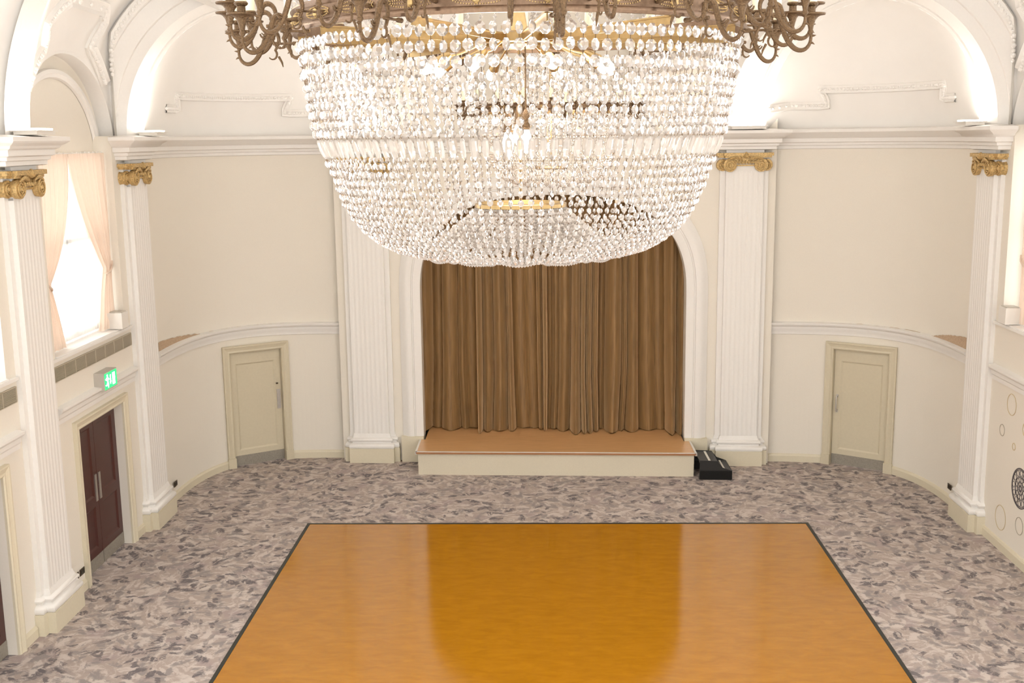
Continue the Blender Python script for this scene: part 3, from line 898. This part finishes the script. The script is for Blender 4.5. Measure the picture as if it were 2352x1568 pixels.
def socket(fn, label):
    root = thing('wall_socket', label, 'socket', fn(0, 0, .22), 'dark wall sockets')
    b = MB(); b.box((-.075, 0, .24), (.075, .010, .33), fn); b.build('plate', SOCK, root)
    b = MB()
    for s in (-.035, .035): b.box((s - .018, .008, .262), (s + .018, .0125, .308), fn)
    b.build('outlets', BLACK, root)
socket(lambda s, d, z: M(-(WU - d), 14.25 + s, z), 'dark double wall socket just left of the mahogany door frame')
socket(lambda s, d, z: M(-(WU - d), 14.06 + s, z), 'dark wall socket close against the base of the near left pilaster')
socket(lambda s, d, z: M(-(WU - d - .035), 18.06 + s, z + .03), 'dark socket on the curved wall beside the far left pilaster base')
socket(lambda s, d, z: M((WU - d - .035), 18.06 + s, z + .03), 'dark socket on the curved wall beside the right pilaster base')

# wall medallion and rings on the right wall
fnR = (lambda s, d, z: M(WU - d, s, z))
def ringmesh(mb, c, z, r, w_, d0=.001, d1=.006, n=40):
    rows = []
    for rr, d in ((r + w_, d0), (r + w_, d1), (r - w_, d1), (r - w_, d0)):
        rows.append([fnR(c + rr * math.cos(2 * PI * k / n), d, z + rr * math.sin(2 * PI * k / n)) for k in range(n)])
    mb.grid(rows, closed=True)
def medallion(c, z, R):
    root = thing('wall_medallion', 'large charcoal lace medallion on the right wall beyond the pilaster', 'wall decoration', fnR(c, 0, z))
    m = MB(); ringmesh(m, c, z, R, .009); ringmesh(m, c, z, R * .93, .004); m.build('outer_ring', DARKLINE, root)
    m = MB()
    ringmesh(m, c, z, R * .30, .0035); ringmesh(m, c, z, R * .13, .014); ringmesh(m, c, z, R * .60, .004)
    for k in range(12):
        a = 2 * PI * k / 12
        ringmesh(m, c + R * .78 * math.cos(a), z + R * .78 * math.sin(a), R * .14, .003, n=16)
        ringmesh(m, c + R * .45 * math.cos(a + .26), z + R * .45 * math.sin(a + .26), R * .115, .003, n=16)
    for k in range(24):
        a = 2 * PI * k / 24; r0, r1 = (.62, .92) if k % 2 else (.16, .58)
        p = [fnR(c + R * r0 * math.cos(a), .003, z + R * r0 * math.sin(a)), fnR(c + R * r1 * math.cos(a + .05), .003, z + R * r1 * math.sin(a + .05))]
        m.tube(p, .0028, 4)
    m.build('lace_pattern', DARKLINE, root)
medallion(15.36 + .08, 1.11, .285)
RG = [(15.92, 2.22, .155, GOLDLINE, 'grey-gold ring decal highest on the right wall, left of the rest'),
      (16.19, 1.77, .085, GREYLINE, 'small grey ring decal above left of the medallion, nearest the pilaster'),
      (15.75, 1.64, .05, GOLDLINE, 'tiniest gold ring decal just above the medallion'),
      (15.40, 1.98, .10, GOLDLINE, 'gold ring decal at the right frame edge above the medallion'),
      (16.04, .47, .185, GOLDLINE, 'large faint gold ring decal low beside the pilaster base'),
      (15.39, .57, .125, GREYLINE, 'grey ring decal directly below the medallion')]
for c, z, r, m_, lb in RG:
    m = MB(); ringmesh(m, c, z, r, .005); tag(m.build('ring_decal', m_), lb, 'wall decoration', 'thin ring decals on the right wall')

# uplighters standing on the cornice
def uplighter(x, y, w_, d_, label, power, aim=(0, 0)):
    root = thing('cornice_uplighter', label, 'uplighter', (x, y, 6.205), 'uplighters on the cornice')
    b = MB(); b.box((x - w_ / 2, y - d_ / 2, 6.21), (x + w_ / 2, y + d_ / 2, 6.25)); b.box((x - w_ / 2 - .03, y - d_ / 2 - .02, 6.25), (x + w_ / 2 + .03, y + d_ / 2 + .02, 6.262)); b.build('housing', BOX, root)
    g = MB(); g.box((x - w_ / 2 + .02, y - d_ / 2 + .02, 6.262), (x + w_ / 2 - .02, y + d_ / 2 - .02, 6.285)); g.build('lamp_face', UPL, root)
    ld = bpy.data.lights.new('uplight', 'AREA'); ld.shape = 'RECTANGLE'; ld.size = w_; ld.size_y = d_; ld.energy = power; ld.color = (1, .955, .90)
    lo = bpy.data.objects.new('uplight', ld); COL.objects.link(lo); lo.parent = root; lo.location = (0, 0, .10)
    lo.rotation_euler = (PI + aim[1], aim[0], 0)
UP = 15
for sgn in (-1, 1):
    x, y, _ = M(sgn * 6.24, 17.30, 0); uplighter(x, y, .28, .42, ('left' if sgn < 0 else 'right') + ' corner uplighter on the cornice at the foot of the arch', UP)
    x, y, _ = M(sgn * 3.47, 20.22, 0); uplighter(x, y, .60, .22, 'uplighter on the cornice above the ' + ('left' if sgn < 0 else 'right') + ' stage pilaster', UP)
x, y, _ = M(-6.26, 13.3, 0); uplighter(x, y, .28, .5, 'uplighter over the near left pilaster at the frame edge', UP)

# ------------------------------------------------------------------ stage
st = thing('stage_platform', 'low stage platform with orange wood top and cream front panel', 'stage', M(0, 19.58, 0))
b = MB(); b.box((-2.50, 19.61, .0), (2.54, 20.42, .41), M); b.box((-2.42, 20.42, .0), (2.46, 21.85, .41), M); b.build('front_panel', PANEL, st)
b = MB(); b.box((-2.53, 19.58, .41), (2.57, 20.41, .449), M); b.box((-2.44, 20.41, .41), (2.46, 21.8, .449), M); b.build('deck', STAGEW, st)
b = MB(); b.box((-2.54, 19.565, .408), (2.58, 19.582, .444), M); b.build('nosing', STAGEN, st)
b = MB(); b.box((-2.54, 19.565, .444), (2.58, 19.60, .452), M); b.box((-2.55, 19.565, .40), (-2.515, 20.40, .452), M); b.box((2.555, 19.565, .40), (2.59, 20.40, .452), M)
b.build('edge_strip', BOX, st)

sp = thing('stage_steps', 'black two-tread steps with pale grip strips at right end of stage', 'steps', M(2.9, 19.5, 0))
b = MB()
side = [(2.62, 0), (3.20, 0), (3.20, .17), (3.03, .23), (2.93, .35), (2.62, .36)]
for v in (19.42, 20.12):
    p = [M(u, v, z) for u, z in side]; b.poly(p if v < 20 else p[::-1])
b.poly([M(u, 19.42, z) for u, z in ((3.20, .0), (3.20, .17))] + [M(u, 20.12, z) for u, z in ((3.20, .17), (3.20, .0))])
for v0 in (19.42, 20.08): b.box((2.62, v0, .0), (3.20, v0 + .04, .17), M)
b.build('side_panel', BLACK, sp)
b = MB(); b.box((2.62, 19.43, .31), (2.94, 20.12, .345), M); b.build('tread', BLACK, sp)
b = MB(); b.box((2.92, 19.43, .14), (3.19, 20.12, .175), M); b.build('tread', BLACK, sp)
b = MB(); b.box((2.78, 19.47, .345), (2.82, 20.08, .350), M); b.build('grip_strip', NOSE, sp)
b = MB(); b.box((3.06, 19.47, .175), (3.09, 20.08, .180), M); b.build('grip_strip', NOSE, sp)

# stage curtain: irregular deep folds
def stage_curtain():
    random.seed(21)
    root = thing('stage_curtain', 'bronze-brown velvet stage curtain hanging in folds within the white arch', 'curtain', M(0, 21.1, .46))
    knots = [-2.9]
    while knots[-1] < 2.9:
        knots.append(knots[-1] + random.choice([.10, .12, .15, .19, .24, .30]))
    amps = [random.uniform(.07, .24) for _ in knots]
    drift = [random.uniform(-1, 1) for _ in knots]
    big = [random.random() for _ in knots]
    NX = 1100; NZ = 26; rows = []
    for j in range(NZ + 1):
        z = 5.4 - (5.4 - .453) * j / NZ
        low = max(0.0, (1.6 - z) / 1.15)
        row = []
        for i in range(NX + 1):
            x = -2.9 + 5.8 * i / NX
            # sideways drift of the folds towards the hem
            xs = x + .05 * low * math.sin(x * 5.1 + 1) + .012 * (5.4 - z) * math.sin(x * 2.3)
            k = 0
            lo, hi = 0, len(knots) - 1
            while hi - lo > 1:
                md = (lo + hi) // 2
                if knots[md] <= xs: lo = md
                else: hi = md
            k = lo; w_ = knots[k + 1] - knots[k] if k + 1 < len(knots) else .1
            t = max(0, min(1, (xs - knots[k]) / w_))
            prof = math.sin(PI * t) ** .7 * (1 if t < .5 + .2 * drift[k] else .92)
            d = .13 * (big[k] > .28) * math.sin(PI * t) ** .3 + amps[k] * (1 if big[k] > .28 else .6) * prof * (1 + .5 * low * (big[k] > .6)) + .03 * math.sin(x * 3.7 + z * .4) + .02 * math.sin(x * 11)
            if big[k] > .75: d += .035 * low * math.sin(PI * t)
            row.append(M(x, 21.32 - d, z + (.010 + .008 * math.sin(x * 23) if j == NZ else 0)))
        rows.append(row)
    m = MB(); m.grid(rows, flip=True); o = m.build('velvet_folds', VELVET, root)
    for p in o.data.polygons: p.use_smooth = True
stage_curtain()

# ------------------------------------------------------------------ dance floor (laid square to the viewer)
df = thing('dance_floor', 'large glossy golden wood dance floor with black edge trim laid on the carpet', 'dance floor', (.12, 12.5, 0))
X0, X1, Y0, Y1 = -3.905, 4.125, 7.0, 17.02
b = MB(); b.box((X0 + .045, Y0, .001), (X1 - .045, Y1 - .045, .016)); b.build('wood_surface', DANCE, df)
b = MB()
for a, c in (((X0, Y0, 0), (X0 + .05, Y1, .019)), ((X1 - .05, Y0, 0), (X1, Y1, .019)), ((X0 + .05, Y1 - .05, 0), (X1 - .05, Y1, .019))): b.box(a, c)
b.build('edge_trim', EDGE, df)

# ------------------------------------------------------------------ chandelier (built round the origin, z measured from the viewer's eye level 6.1)
def bead(mb, c, r, az, tall=1.0, th=.5):
    ca, sa = math.cos(az), math.sin(az)
    def P(x, y, z):  # x across, y thickness
        return (c[0] + x * ca - y * sa, c[1] + x * sa + y * ca, c[2] + z)
    rows = []
    for rr, y in ((.5, -th), (1, -.10), (1, .10), (.5, th)):
        rows.append([P(r * rr * math.cos(PI / 8 + k * PI / 4), r * y, tall * r * rr * math.sin(PI / 8 + k * PI / 4)) for k in range(8)])
    idx = mb.grid(rows, closed=True); mb.face(idx[0][::-1]); mb.face(idx[-1])
def gem(mb, c, r, az, tall=1.0):
    ids = [mb.vert((c[0] + r * math.cos(az + k * PI / 3), c[1] + r * math.sin(az + k * PI / 3), c[2])) for k in range(6)]
    t = mb.vert((c[0], c[1], c[2] + r * tall)); b_ = mb.vert((c[0], c[1], c[2] - r * tall))
    for k in range(6):
        mb.face((ids[k], ids[(k + 1) % 6], t)); mb.face((ids[(k + 1) % 6], ids[k], b_))
def spear(mb, top, bot, r, az):
    top = Vector(top); bot = Vector(bot); d = bot - top
    s = Vector((math.cos(az), math.sin(az), 0)); q = d.cross(s).normalized()
    prof = [(0, .25), (.12, .8), (.55, 1.0), (.85, .75), (1, .08)]
    rows = [[top + d * t + s * (r * k * math.cos(a)) + q * (r * .55 * k * math.sin(a)) for a in [i * PI / 3 for i in range(6)]] for t, k in prof]
    idx = mb.grid(rows, closed=True); mb.face(idx[0]); mb.face(idx[-1])
def pin(mb, a, b_, r=.0014):
    mb.mi = 1; mb.tube([a, b_], r, 3, cap=False); mb.mi = 0
PROF = [(.95, .43), (.94, .34), (.93, .25), (.915, .15), (.90, .06), (.875, -.03), (.85, -.09), (.825, -.145), (.805, -.21), (.78, -.275), (.745, -.335), (.70, -.39), (.64, -.44), (.57, -.477), (.49, -.50), (.40, -.508)]
def prof_at(s):
    # arc length -> (r, z, dr, dz)
    acc = 0
    for i in range(len(PROF) - 1):
        a, b_ = PROF[i], PROF[i + 1]; L = math.hypot(b_[0] - a[0], b_[1] - a[1])
        if s <= acc + L or i == len(PROF) - 2:
            t = (s - acc) / L; return (a[0] + (b_[0] - a[0]) * t, a[1] + (b_[1] - a[1]) * t)
        acc += L
TOTAL = sum(math.hypot(PROF[i + 1][0] - PROF[i][0], PROF[i + 1][1] - PROF[i][1]) for i in range(len(PROF) - 1))
# sequence down a strand: (arc position, radius, kind)
SEQ = []
s = .045
for _ in range(3): SEQ.append((s, .0215, 'b')); s += .057
k = 0
while s < .44:
    SEQ.append((s, .0165, 'b')); s += .036 if k % 2 == 0 else .043; k += 1
s -= .014; SEQ.append((s, .012, 'p')); s += .104
while s < TOTAL - .02:
    f_ = (s - .5) / (TOTAL - .5)
    r = .0135 - .0035 * f_; SEQ.append((s, r, 'b')); s += 2 * r + .013 - .006 * f_
def strand(mb, ang, rnd):
    ca, sa = math.cos(ang), math.sin(ang); prev = None
    def at(s):
        r, z = prof_at(s); return Vector((r * ca, r * sa, z))
    jit = rnd.uniform(-.003, .003)
    for (s, r, kd) in SEQ:
        if kd == 'b':
            c = at(s + jit); az = rnd.uniform(0, PI)
            if s < .2: az = ang + PI / 2 + rnd.choice([0, 0, .5, -.5, 1.0])
            bead(mb, c, r, az, 1.08, .48)
            top, bot = c + Vector((0, 0, r)), c - Vector((0, 0, r))
            if prev is not None: pin(mb, prev, c + (prev - c).normalized() * r * .8, .0016)
            prev = c + (at(s + r + jit) - c).normalized() * r * .8
        else:
            a, b_ = at(s - .005), at(s + .082)
            spear(mb, a, b_, .0155, ang + PI / 2 + rnd.uniform(-.5, .5))
            if prev is not None: pin(mb, prev, a, .0016)
            prev = b_
def make_chandelier(loc, label):
    rnd = random.Random(11)
    root = thing('chandelier', label, 'chandelier', (0, 0, 0), 'crystal basket chandeliers')
    kw = dict(parent=root, world=False)
    # bronze band with mouldings
    b = MB(); N = 96
    prof = [(r * .965, z) for r, z in [(.985, .435), (1.005, .435), (1.012, .445), (1.005, .455), (.998, .46), (1.0, .51), (1.006, .515), (1.012, .525), (1.005, .535), (.985, .535), (.985, .435)]]
    rows = [[(r * math.cos(2 * PI * k / N), r * math.sin(2 * PI * k / N), z) for k in range(N)] for r, z in prof]
    b.grid(rows, closed=True); band = b.build('bronze_ring', BRONZE_SMOOTH, smooth=True, **kw)
    # pierced oval ornaments on the band
    for q in range(24):
        a0 = 2 * PI * (q + .5) / 24
        m = MB()
        for i in range(-9, 10):
            hgt = .020 * math.sqrt(max(0, 1 - (i / 9.6) ** 2))
            for j in (-1, -.33, .33, 1):
                if hgt < .004 and j != 1: continue
                a = a0 + i * .0102 + (.005 if int(j * 3) % 2 else 0)
                m.lathe([(.0005, -.003), (.0032, 0), (.0005, .003)], (.968 * math.cos(a), .968 * math.sin(a), .485 + hgt * j), 5)
        m.lathe([(.001, -.02), (.014, -.012), (.016, 0), (.014, .012), (.001, .02)], (.965 * math.cos(a0), .965 * math.sin(a0), .485), 8)
        m.build('band_ornament', GILT, band, world=False)
    # spokes, hub, rods
    for k in range(6):
        a = PI * k / 6 + .13; m = MB()
        c, s_ = math.cos(a), math.sin(a)
        fn = lambda x, y, z: (x * c - y * s_, x * s_ + y * c, z)
        m.box((-.95, -.010, .432 + .0), (.95, .010, .438), fn); m.box((-.95, -.003, .405), (.95, .003, .435), fn)
        m.build('spoke', BRASS, **kw)
    m = MB(); rows = [[(r * math.cos(2 * PI * k / 48), r * math.sin(2 * PI * k / 48), z) for k in range(48)] for r, z in ((.15, .40), (.165, .405), (.165, .44), (.15, .445), (.15, .40))]
    m.grid(rows, closed=True); m.lathe([(.05, .38), (.07, .40), (.07, .44), (.04, .46), (.03, .52), (.02, .60), (.018, 2.4)], n=16)
    m.build('hub', BRASS, smooth=True, **kw)
    m = MB(); m.tube([(0, 0, .4), (0, 0, -.30)], .0065, 8); m.build('centre_rod', BRASS, **kw)
    # hanging sockets with lit bulbs
    for k, (a, L) in enumerate(((math.radians(-60), .315), (math.radians(200), .325), (math.radians(95), .29))):
        x, y = .055 * math.cos(a), .055 * math.sin(a)
        m = MB(); m.tube([(x, y, .40), (x, y, .42 - L)], .004, 6); m.lathe([(.004, .02), (.014, .0), (.018, -.02), (.019, -.06), (.026, -.066), (.024, -.07)], (x, y, .42 - L), 12)
        so = m.build('socket', BRONZE, smooth=True, **kw)
        m = MB(); m.lathe([(.012, 0), (.020, -.02), (.026, -.045), (.022, -.075), (.008, -.10), (.001, -.105)], (x, y, .42 - L - .068), 12); m.build('bulb', BULB, so, world=False, smooth=True)
    # tilted cups and bulbs round the hub
    for k in range(8):
        a = 2 * PI * k / 8 + .35; r = .33
        x, y = r * math.cos(a), r * math.sin(a)
        m = MB(); m.tube([(x * .45, y * .45, .41), (x * .8, y * .8, .36), (x, y, .345)], .005, 6)
        d = Vector((math.cos(a) * .85, math.sin(a) * .85, -.5)).normalized(); p = Vector((x, y, .345))
        m.tube([p - d * .02, p, p + d * .03, p + d * .05], [.012, .020, .022, .025], 10)
        so = m.build('lamp_cup', BRASS, smooth=True, **kw)
        q = p + d * .05
        m = MB(); m.tube([q, q + d * .02, q + d * .045, q + d * .07, q + d * .085], [.014, .021, .025, .018, .003], 10); m.build('bulb', BULB, so, world=False, smooth=True)
    # lower gallery ring and its fringe
    m = MB(); rows = [[(r * math.cos(2 * PI * k / 72), r * math.sin(2 * PI * k / 72), z) for k in range(72)] for r, z in ((.195, -.283), (.205, -.287), (.205, -.303), (.192, -.307), (.12, -.302), (.12, -.298), (.19, -.296), (.195, -.283))]
    m.grid(rows, closed=True)
    for k in range(72):
        a = 2 * PI * k / 72; m.lathe([(.0008, -.006), (.0035, 0), (.0008, .006)], (.203 * math.cos(a), .203 * math.sin(a), -.311), 5)
    for k in range(3):
        a = PI * k / 3; m.tube([(-.12 * math.cos(a), -.12 * math.sin(a), -.3), (.12 * math.cos(a), .12 * math.sin(a), -.3)], .004, 4)
    m.build('lower_ring', BRASS, smooth=False, **kw)
    # basket strands: nearest hundred as parts, the rest as one
    NS = 128; order = sorted(range(NS), key=lambda k: math.sin(2 * PI * (k + .5) / NS + 0.0))   # smallest y = nearest
    for k in order[:100]:
        m = MB(); strand(m, 2 * PI * (k + .5) / NS, rnd); m.build('crystal_strand', [CRYSTAL, BRONZE], **kw)
    m = MB()
    for k in order[100:]: strand(m, 2 * PI * (k + .5) / NS, rnd)
    m.build('crystal_strand', [CRYSTAL, BRONZE], kind='stuff', **kw)
    # inner tent strands from the lower ring out to the bottom edge
    order = sorted(range(96), key=lambda k: math.sin(2 * PI * k / 96))
    m = None
    for k in range(96):
        a = 2 * PI * k / 96; m = MB(); ca, sa = math.cos(a), math.sin(a)
        r0, z0 = .20, -.31; r1, z1 = (.46, -.50) if k % 2 else (.40, -.475)
        n = 19
        for i in range(n):
            t = i / (n - 1); r = r0 + (r1 - r0) * t + .03 * math.sin(PI * t) * (1 if k % 2 else 0); z = z0 + (z1 - z0) * t - .035 * math.sin(PI * t)
            gem(m, (r * ca, r * sa, z), .0088 if i % 3 else .0105, rnd.uniform(0, 1), 1.0)
        m.build('tent_strand', BEADS, **kw)
    # looped swags under the bottom edge
    for q in range(14):
        a0 = 2 * PI * q / 14; a1 = a0 + 2 * PI / 14
        for L_ in range(3):
            m = MB()
            for i in range(17):
                t = i / 16; a = a0 + (a1 - a0) * t; r = .45 - .05 * L_ - (.03 * L_) * math.sin(PI * t)
                gem(m, (r * math.cos(a), r * math.sin(a), -.50 - (.018 + .008 * L_) * math.sin(PI * t)), .009, rnd.uniform(0, 1))
            m.build('bead_swag', BEADS, **kw)
        if q % 3 == 0:
            m = MB(); spear(m, (.30 * math.cos(a0), .30 * math.sin(a0), -.46), (.30 * math.cos(a0), .30 * math.sin(a0), -.545), .012, a0)
            m.build('crystal_drop', CRYSTAL, **kw)
    # small drops inside the basket
    for q in range(24):
        a0 = 2 * PI * q / 24; m = MB(); r = .26 if q % 2 else .33
        for i in range(9): gem(m, (r * math.cos(a0), r * math.sin(a0), -.38 - .0185 * i), .0095, rnd.uniform(0, 1))
        m.build('bead_drop', BEADS, **kw)
    # upper canopy strands rising from the ring
    m = MB()
    for k in range(72):
        a = 2 * PI * k / 72
        for i in range(40):
            t = i / 39; r = .97 - .82 * t ** .62; z = .555 + 1.5 * t ** 1.35
            gem(m, (r * math.cos(a), r * math.sin(a), z), .012, rnd.uniform(0, 1), 1.3)
    m.build('upper_strand', CRYSTAL, kind='stuff', **kw)
    # candle arms
    a1 = MB()
    def Q(r): return .965 + (r - 1.0) * .89
    def P(r, z): return (Q(r), 0, z - .02)
    a1.tube([P(1.0, .50), P(1.03, .50), P(1.035, .50), P(1.10, .50), P(1.105, .50), P(1.13, .50)], [.009, .009, .005, .005, .009, .007], 8)
    def bez(pts, n=22):
        out = []
        for k in range(n + 1):
            t = k / n; q = [Vector(p) for p in pts]
            while len(q) > 1: q = [q[i].lerp(q[i + 1], t) for i in range(len(q) - 1)]
            out.append(q[0])
        return out
    hump = [P(1.12 + .028 * math.cos(a) + .0, .515 + .045 * math.sin(a)) for a in [math.radians(215 - 14 * k) for k in range(16)]]
    hump = [P(1.115, .478)] + [P(1.135 + .034 * math.cos(a), .517 + .040 * math.sin(a)) for a in [math.radians(215 - 13 * k) for k in range(14)]]
    tail = bez([hump[-1], P(1.19, .47), P(1.205, .405), P(1.27, .385), P(1.315, .42), P(1.30, .485)], 20)
    full = hump + tail[1:]
    a1.tube(full, [.0065 + .0045 * math.sin(PI * min(1, k / len(full) * 1.1)) for k in range(len(full))], 8)
    for kk, (dx, dz) in ((18, (.026, .012)), (22, (.008, -.018)), (31, (.018, -.008)), (33, (.02, .002))):
        p = full[min(kk, len(full) - 1)]; a1.tube([p, p + Vector((dx * .6, 0, dz * .3)), p + Vector((dx, 0, dz))], [.007, .004, .001], 5)
    # leaf curls
    a1.tube([P(1.176, .478)] + [P(1.205 + .018 * math.cos(b_), .488 + .018 * math.sin(b_)) for b_ in [math.radians(230 + 20 * k) for k in range(7)]], [.007] + [.006 - .0005 * k for k in range(7)], 6)
    a1.tube([P(1.115, .478)] + [P(1.135 + .022 * math.cos(b_), .455 + .022 * math.sin(b_)) for b_ in [math.radians(130 + 24 * k) for k in range(9)]] , [.007] + [.006 - .0004 * k for k in range(9)], 6)
    a1.tube([P(1.105, .445), P(1.09, .42), P(1.085, .40)], [.006, .005, .002], 6)
    arm = a1.build('candle_arm', BRONZE, smooth=True, **kw)
    c = MB(); c.lathe([(.008, -.01), (.013, 0), (.009, .008), (.011, .02), (.018, .045), (.028, .058), (.044, .066), (.056, .066), (.057, .072), (.03, .074), (.017, .078), (.016, .098), (.024, .103), (.027, .109), (.024, .115), (.013, .117)], (Q(1.30), 0, .465), 20)
    c.build('drip_pan', BRONZE, arm, world=False, smooth=True)
    c = MB(); c.lathe([(.0215, .115), (.0215, .235), (.017, .24)], (Q(1.30), 0, .465), 14); c.build('candle_sleeve', CANDLE, arm, world=False, smooth=True)
    c = MB(); c.lathe([(.01, .24), (.017, .265), (.018, .285), (.011, .315), (.001, .335)], (Q(1.30), 0, .465), 12); c.build('bulb', BULB, arm, world=False, smooth=True)
    NA = 22
    for k in range(NA):
        o = arm if k == 0 else copy_tree(arm, root)
        o.rotation_euler = (0, 0, -PI / 2 + 2 * PI * k / NA)
    # the branches turned outwards low at every other arm
    low = copy_tree(arm, root); low.rotation_euler = (0, 0, -PI / 2 + 2 * PI * .5 / NA); low.location = (0, 0, -.06)
    for k in range(1, NA // 2):
        o = copy_tree(low, root); o.rotation_euler = (0, 0, -PI / 2 + 2 * PI * (2 * k + .5) / NA)
    root.location = loc
    return root
ch = make_chandelier((-.118, 5.0, 6.1), 'large crystal basket chandelier with bronze candle arms nearest the viewer')
c2 = copy_tree(ch); c2.location = (.06, 15.0, 6.0)
c2['label'] = 'second crystal chandelier farther off, seen through the near one before the stage'

# ------------------------------------------------------------------ light
wd = bpy.data.worlds.new('World'); SC.world = wd; wd.use_nodes = True
bg = wd.node_tree.nodes['Background']; bg.inputs['Color'].default_value = (1.0, .975, .945, 1); bg.inputs['Strength'].default_value = 1.7
def area(name, loc, size, energy, rot, col=(1, .95, .88)):
    ld = bpy.data.lights.new(name, 'AREA'); ld.shape = 'RECTANGLE'; ld.size = size[0]; ld.size_y = size[1]; ld.energy = energy; ld.color = col
    o = bpy.data.objects.new(name, ld); COL.objects.link(o); o.location = loc; o.rotation_euler = rot; return o
for sg in (-1, 1):
    for vb in (BAY, BAY - 3.78):
        x, y, z = M(sg * 8.3, vb, 4.75); area('daylight', (x, y, z), (3.0, 3.2), 60, (PI / 2, 0, -sg * -PI / 2 if sg > 0 else -PI / 2), (1, .985, .96))
for nm, p, e in (('chandelier_glow', (-.118, 5.0, 6.35), 14), ('chandelier_glow', (.06, 15.0, 6.3), 160)):
    ld = bpy.data.lights.new(nm, 'POINT'); ld.energy = e; ld.shadow_soft_size = .25; ld.color = (1, .93, .84)
    o = bpy.data.objects.new(nm, ld); COL.objects.link(o); o.location = p

# ------------------------------------------------------------------ camera
F = 2550.0; HY = 317.0; VX = 1260.0; RHO = .0125
th = math.atan((784 - HY) / F); ps = math.atan((VX - 1176) / F)
fw = Vector((-math.sin(ps) * math.cos(th), math.cos(ps) * math.cos(th), -math.sin(th)))
r0 = Vector((math.cos(ps), math.sin(ps), 0)); u0 = r0.cross(fw)
up = u0 * math.cos(RHO) + r0 * math.sin(RHO); rt = r0 * math.cos(RHO) - u0 * math.sin(RHO)
cd = bpy.data.cameras.new('camera'); cam = bpy.data.objects.new('camera', cd); COL.objects.link(cam)
mw = Matrix((rt, up, -fw)).transposed().to_4x4(); mw.translation = Vector((0, 0, 6.1)); cam.matrix_world = mw
cd.sensor_width = 36.0; cd.lens = 36.0 * F / 2352.0; cd.clip_start = .05; cd.clip_end = 200
SC.camera = cam
SC.view_settings.view_transform = 'Standard'; SC.view_settings.look = 'None'; SC.view_settings.gamma = 1.0
SC.view_settings.use_curve_mapping = False; SC.view_settings.exposure = 0.46
try:
    SC.cycles.use_denoising = True
    SC.cycles.use_adaptive_sampling = True; SC.cycles.adaptive_threshold = .1; SC.cycles.adaptive_min_samples = 12
    SC.cycles.max_bounces = 6; SC.cycles.diffuse_bounces = 3; SC.cycles.glossy_bounces = 3; SC.cycles.transmission_bounces = 5; SC.cycles.transparent_max_bounces = 8
    SC.cycles.caustics_reflective = False; SC.cycles.caustics_refractive = False
    SC.cycles.sample_clamp_indirect = 6
except Exception: pass
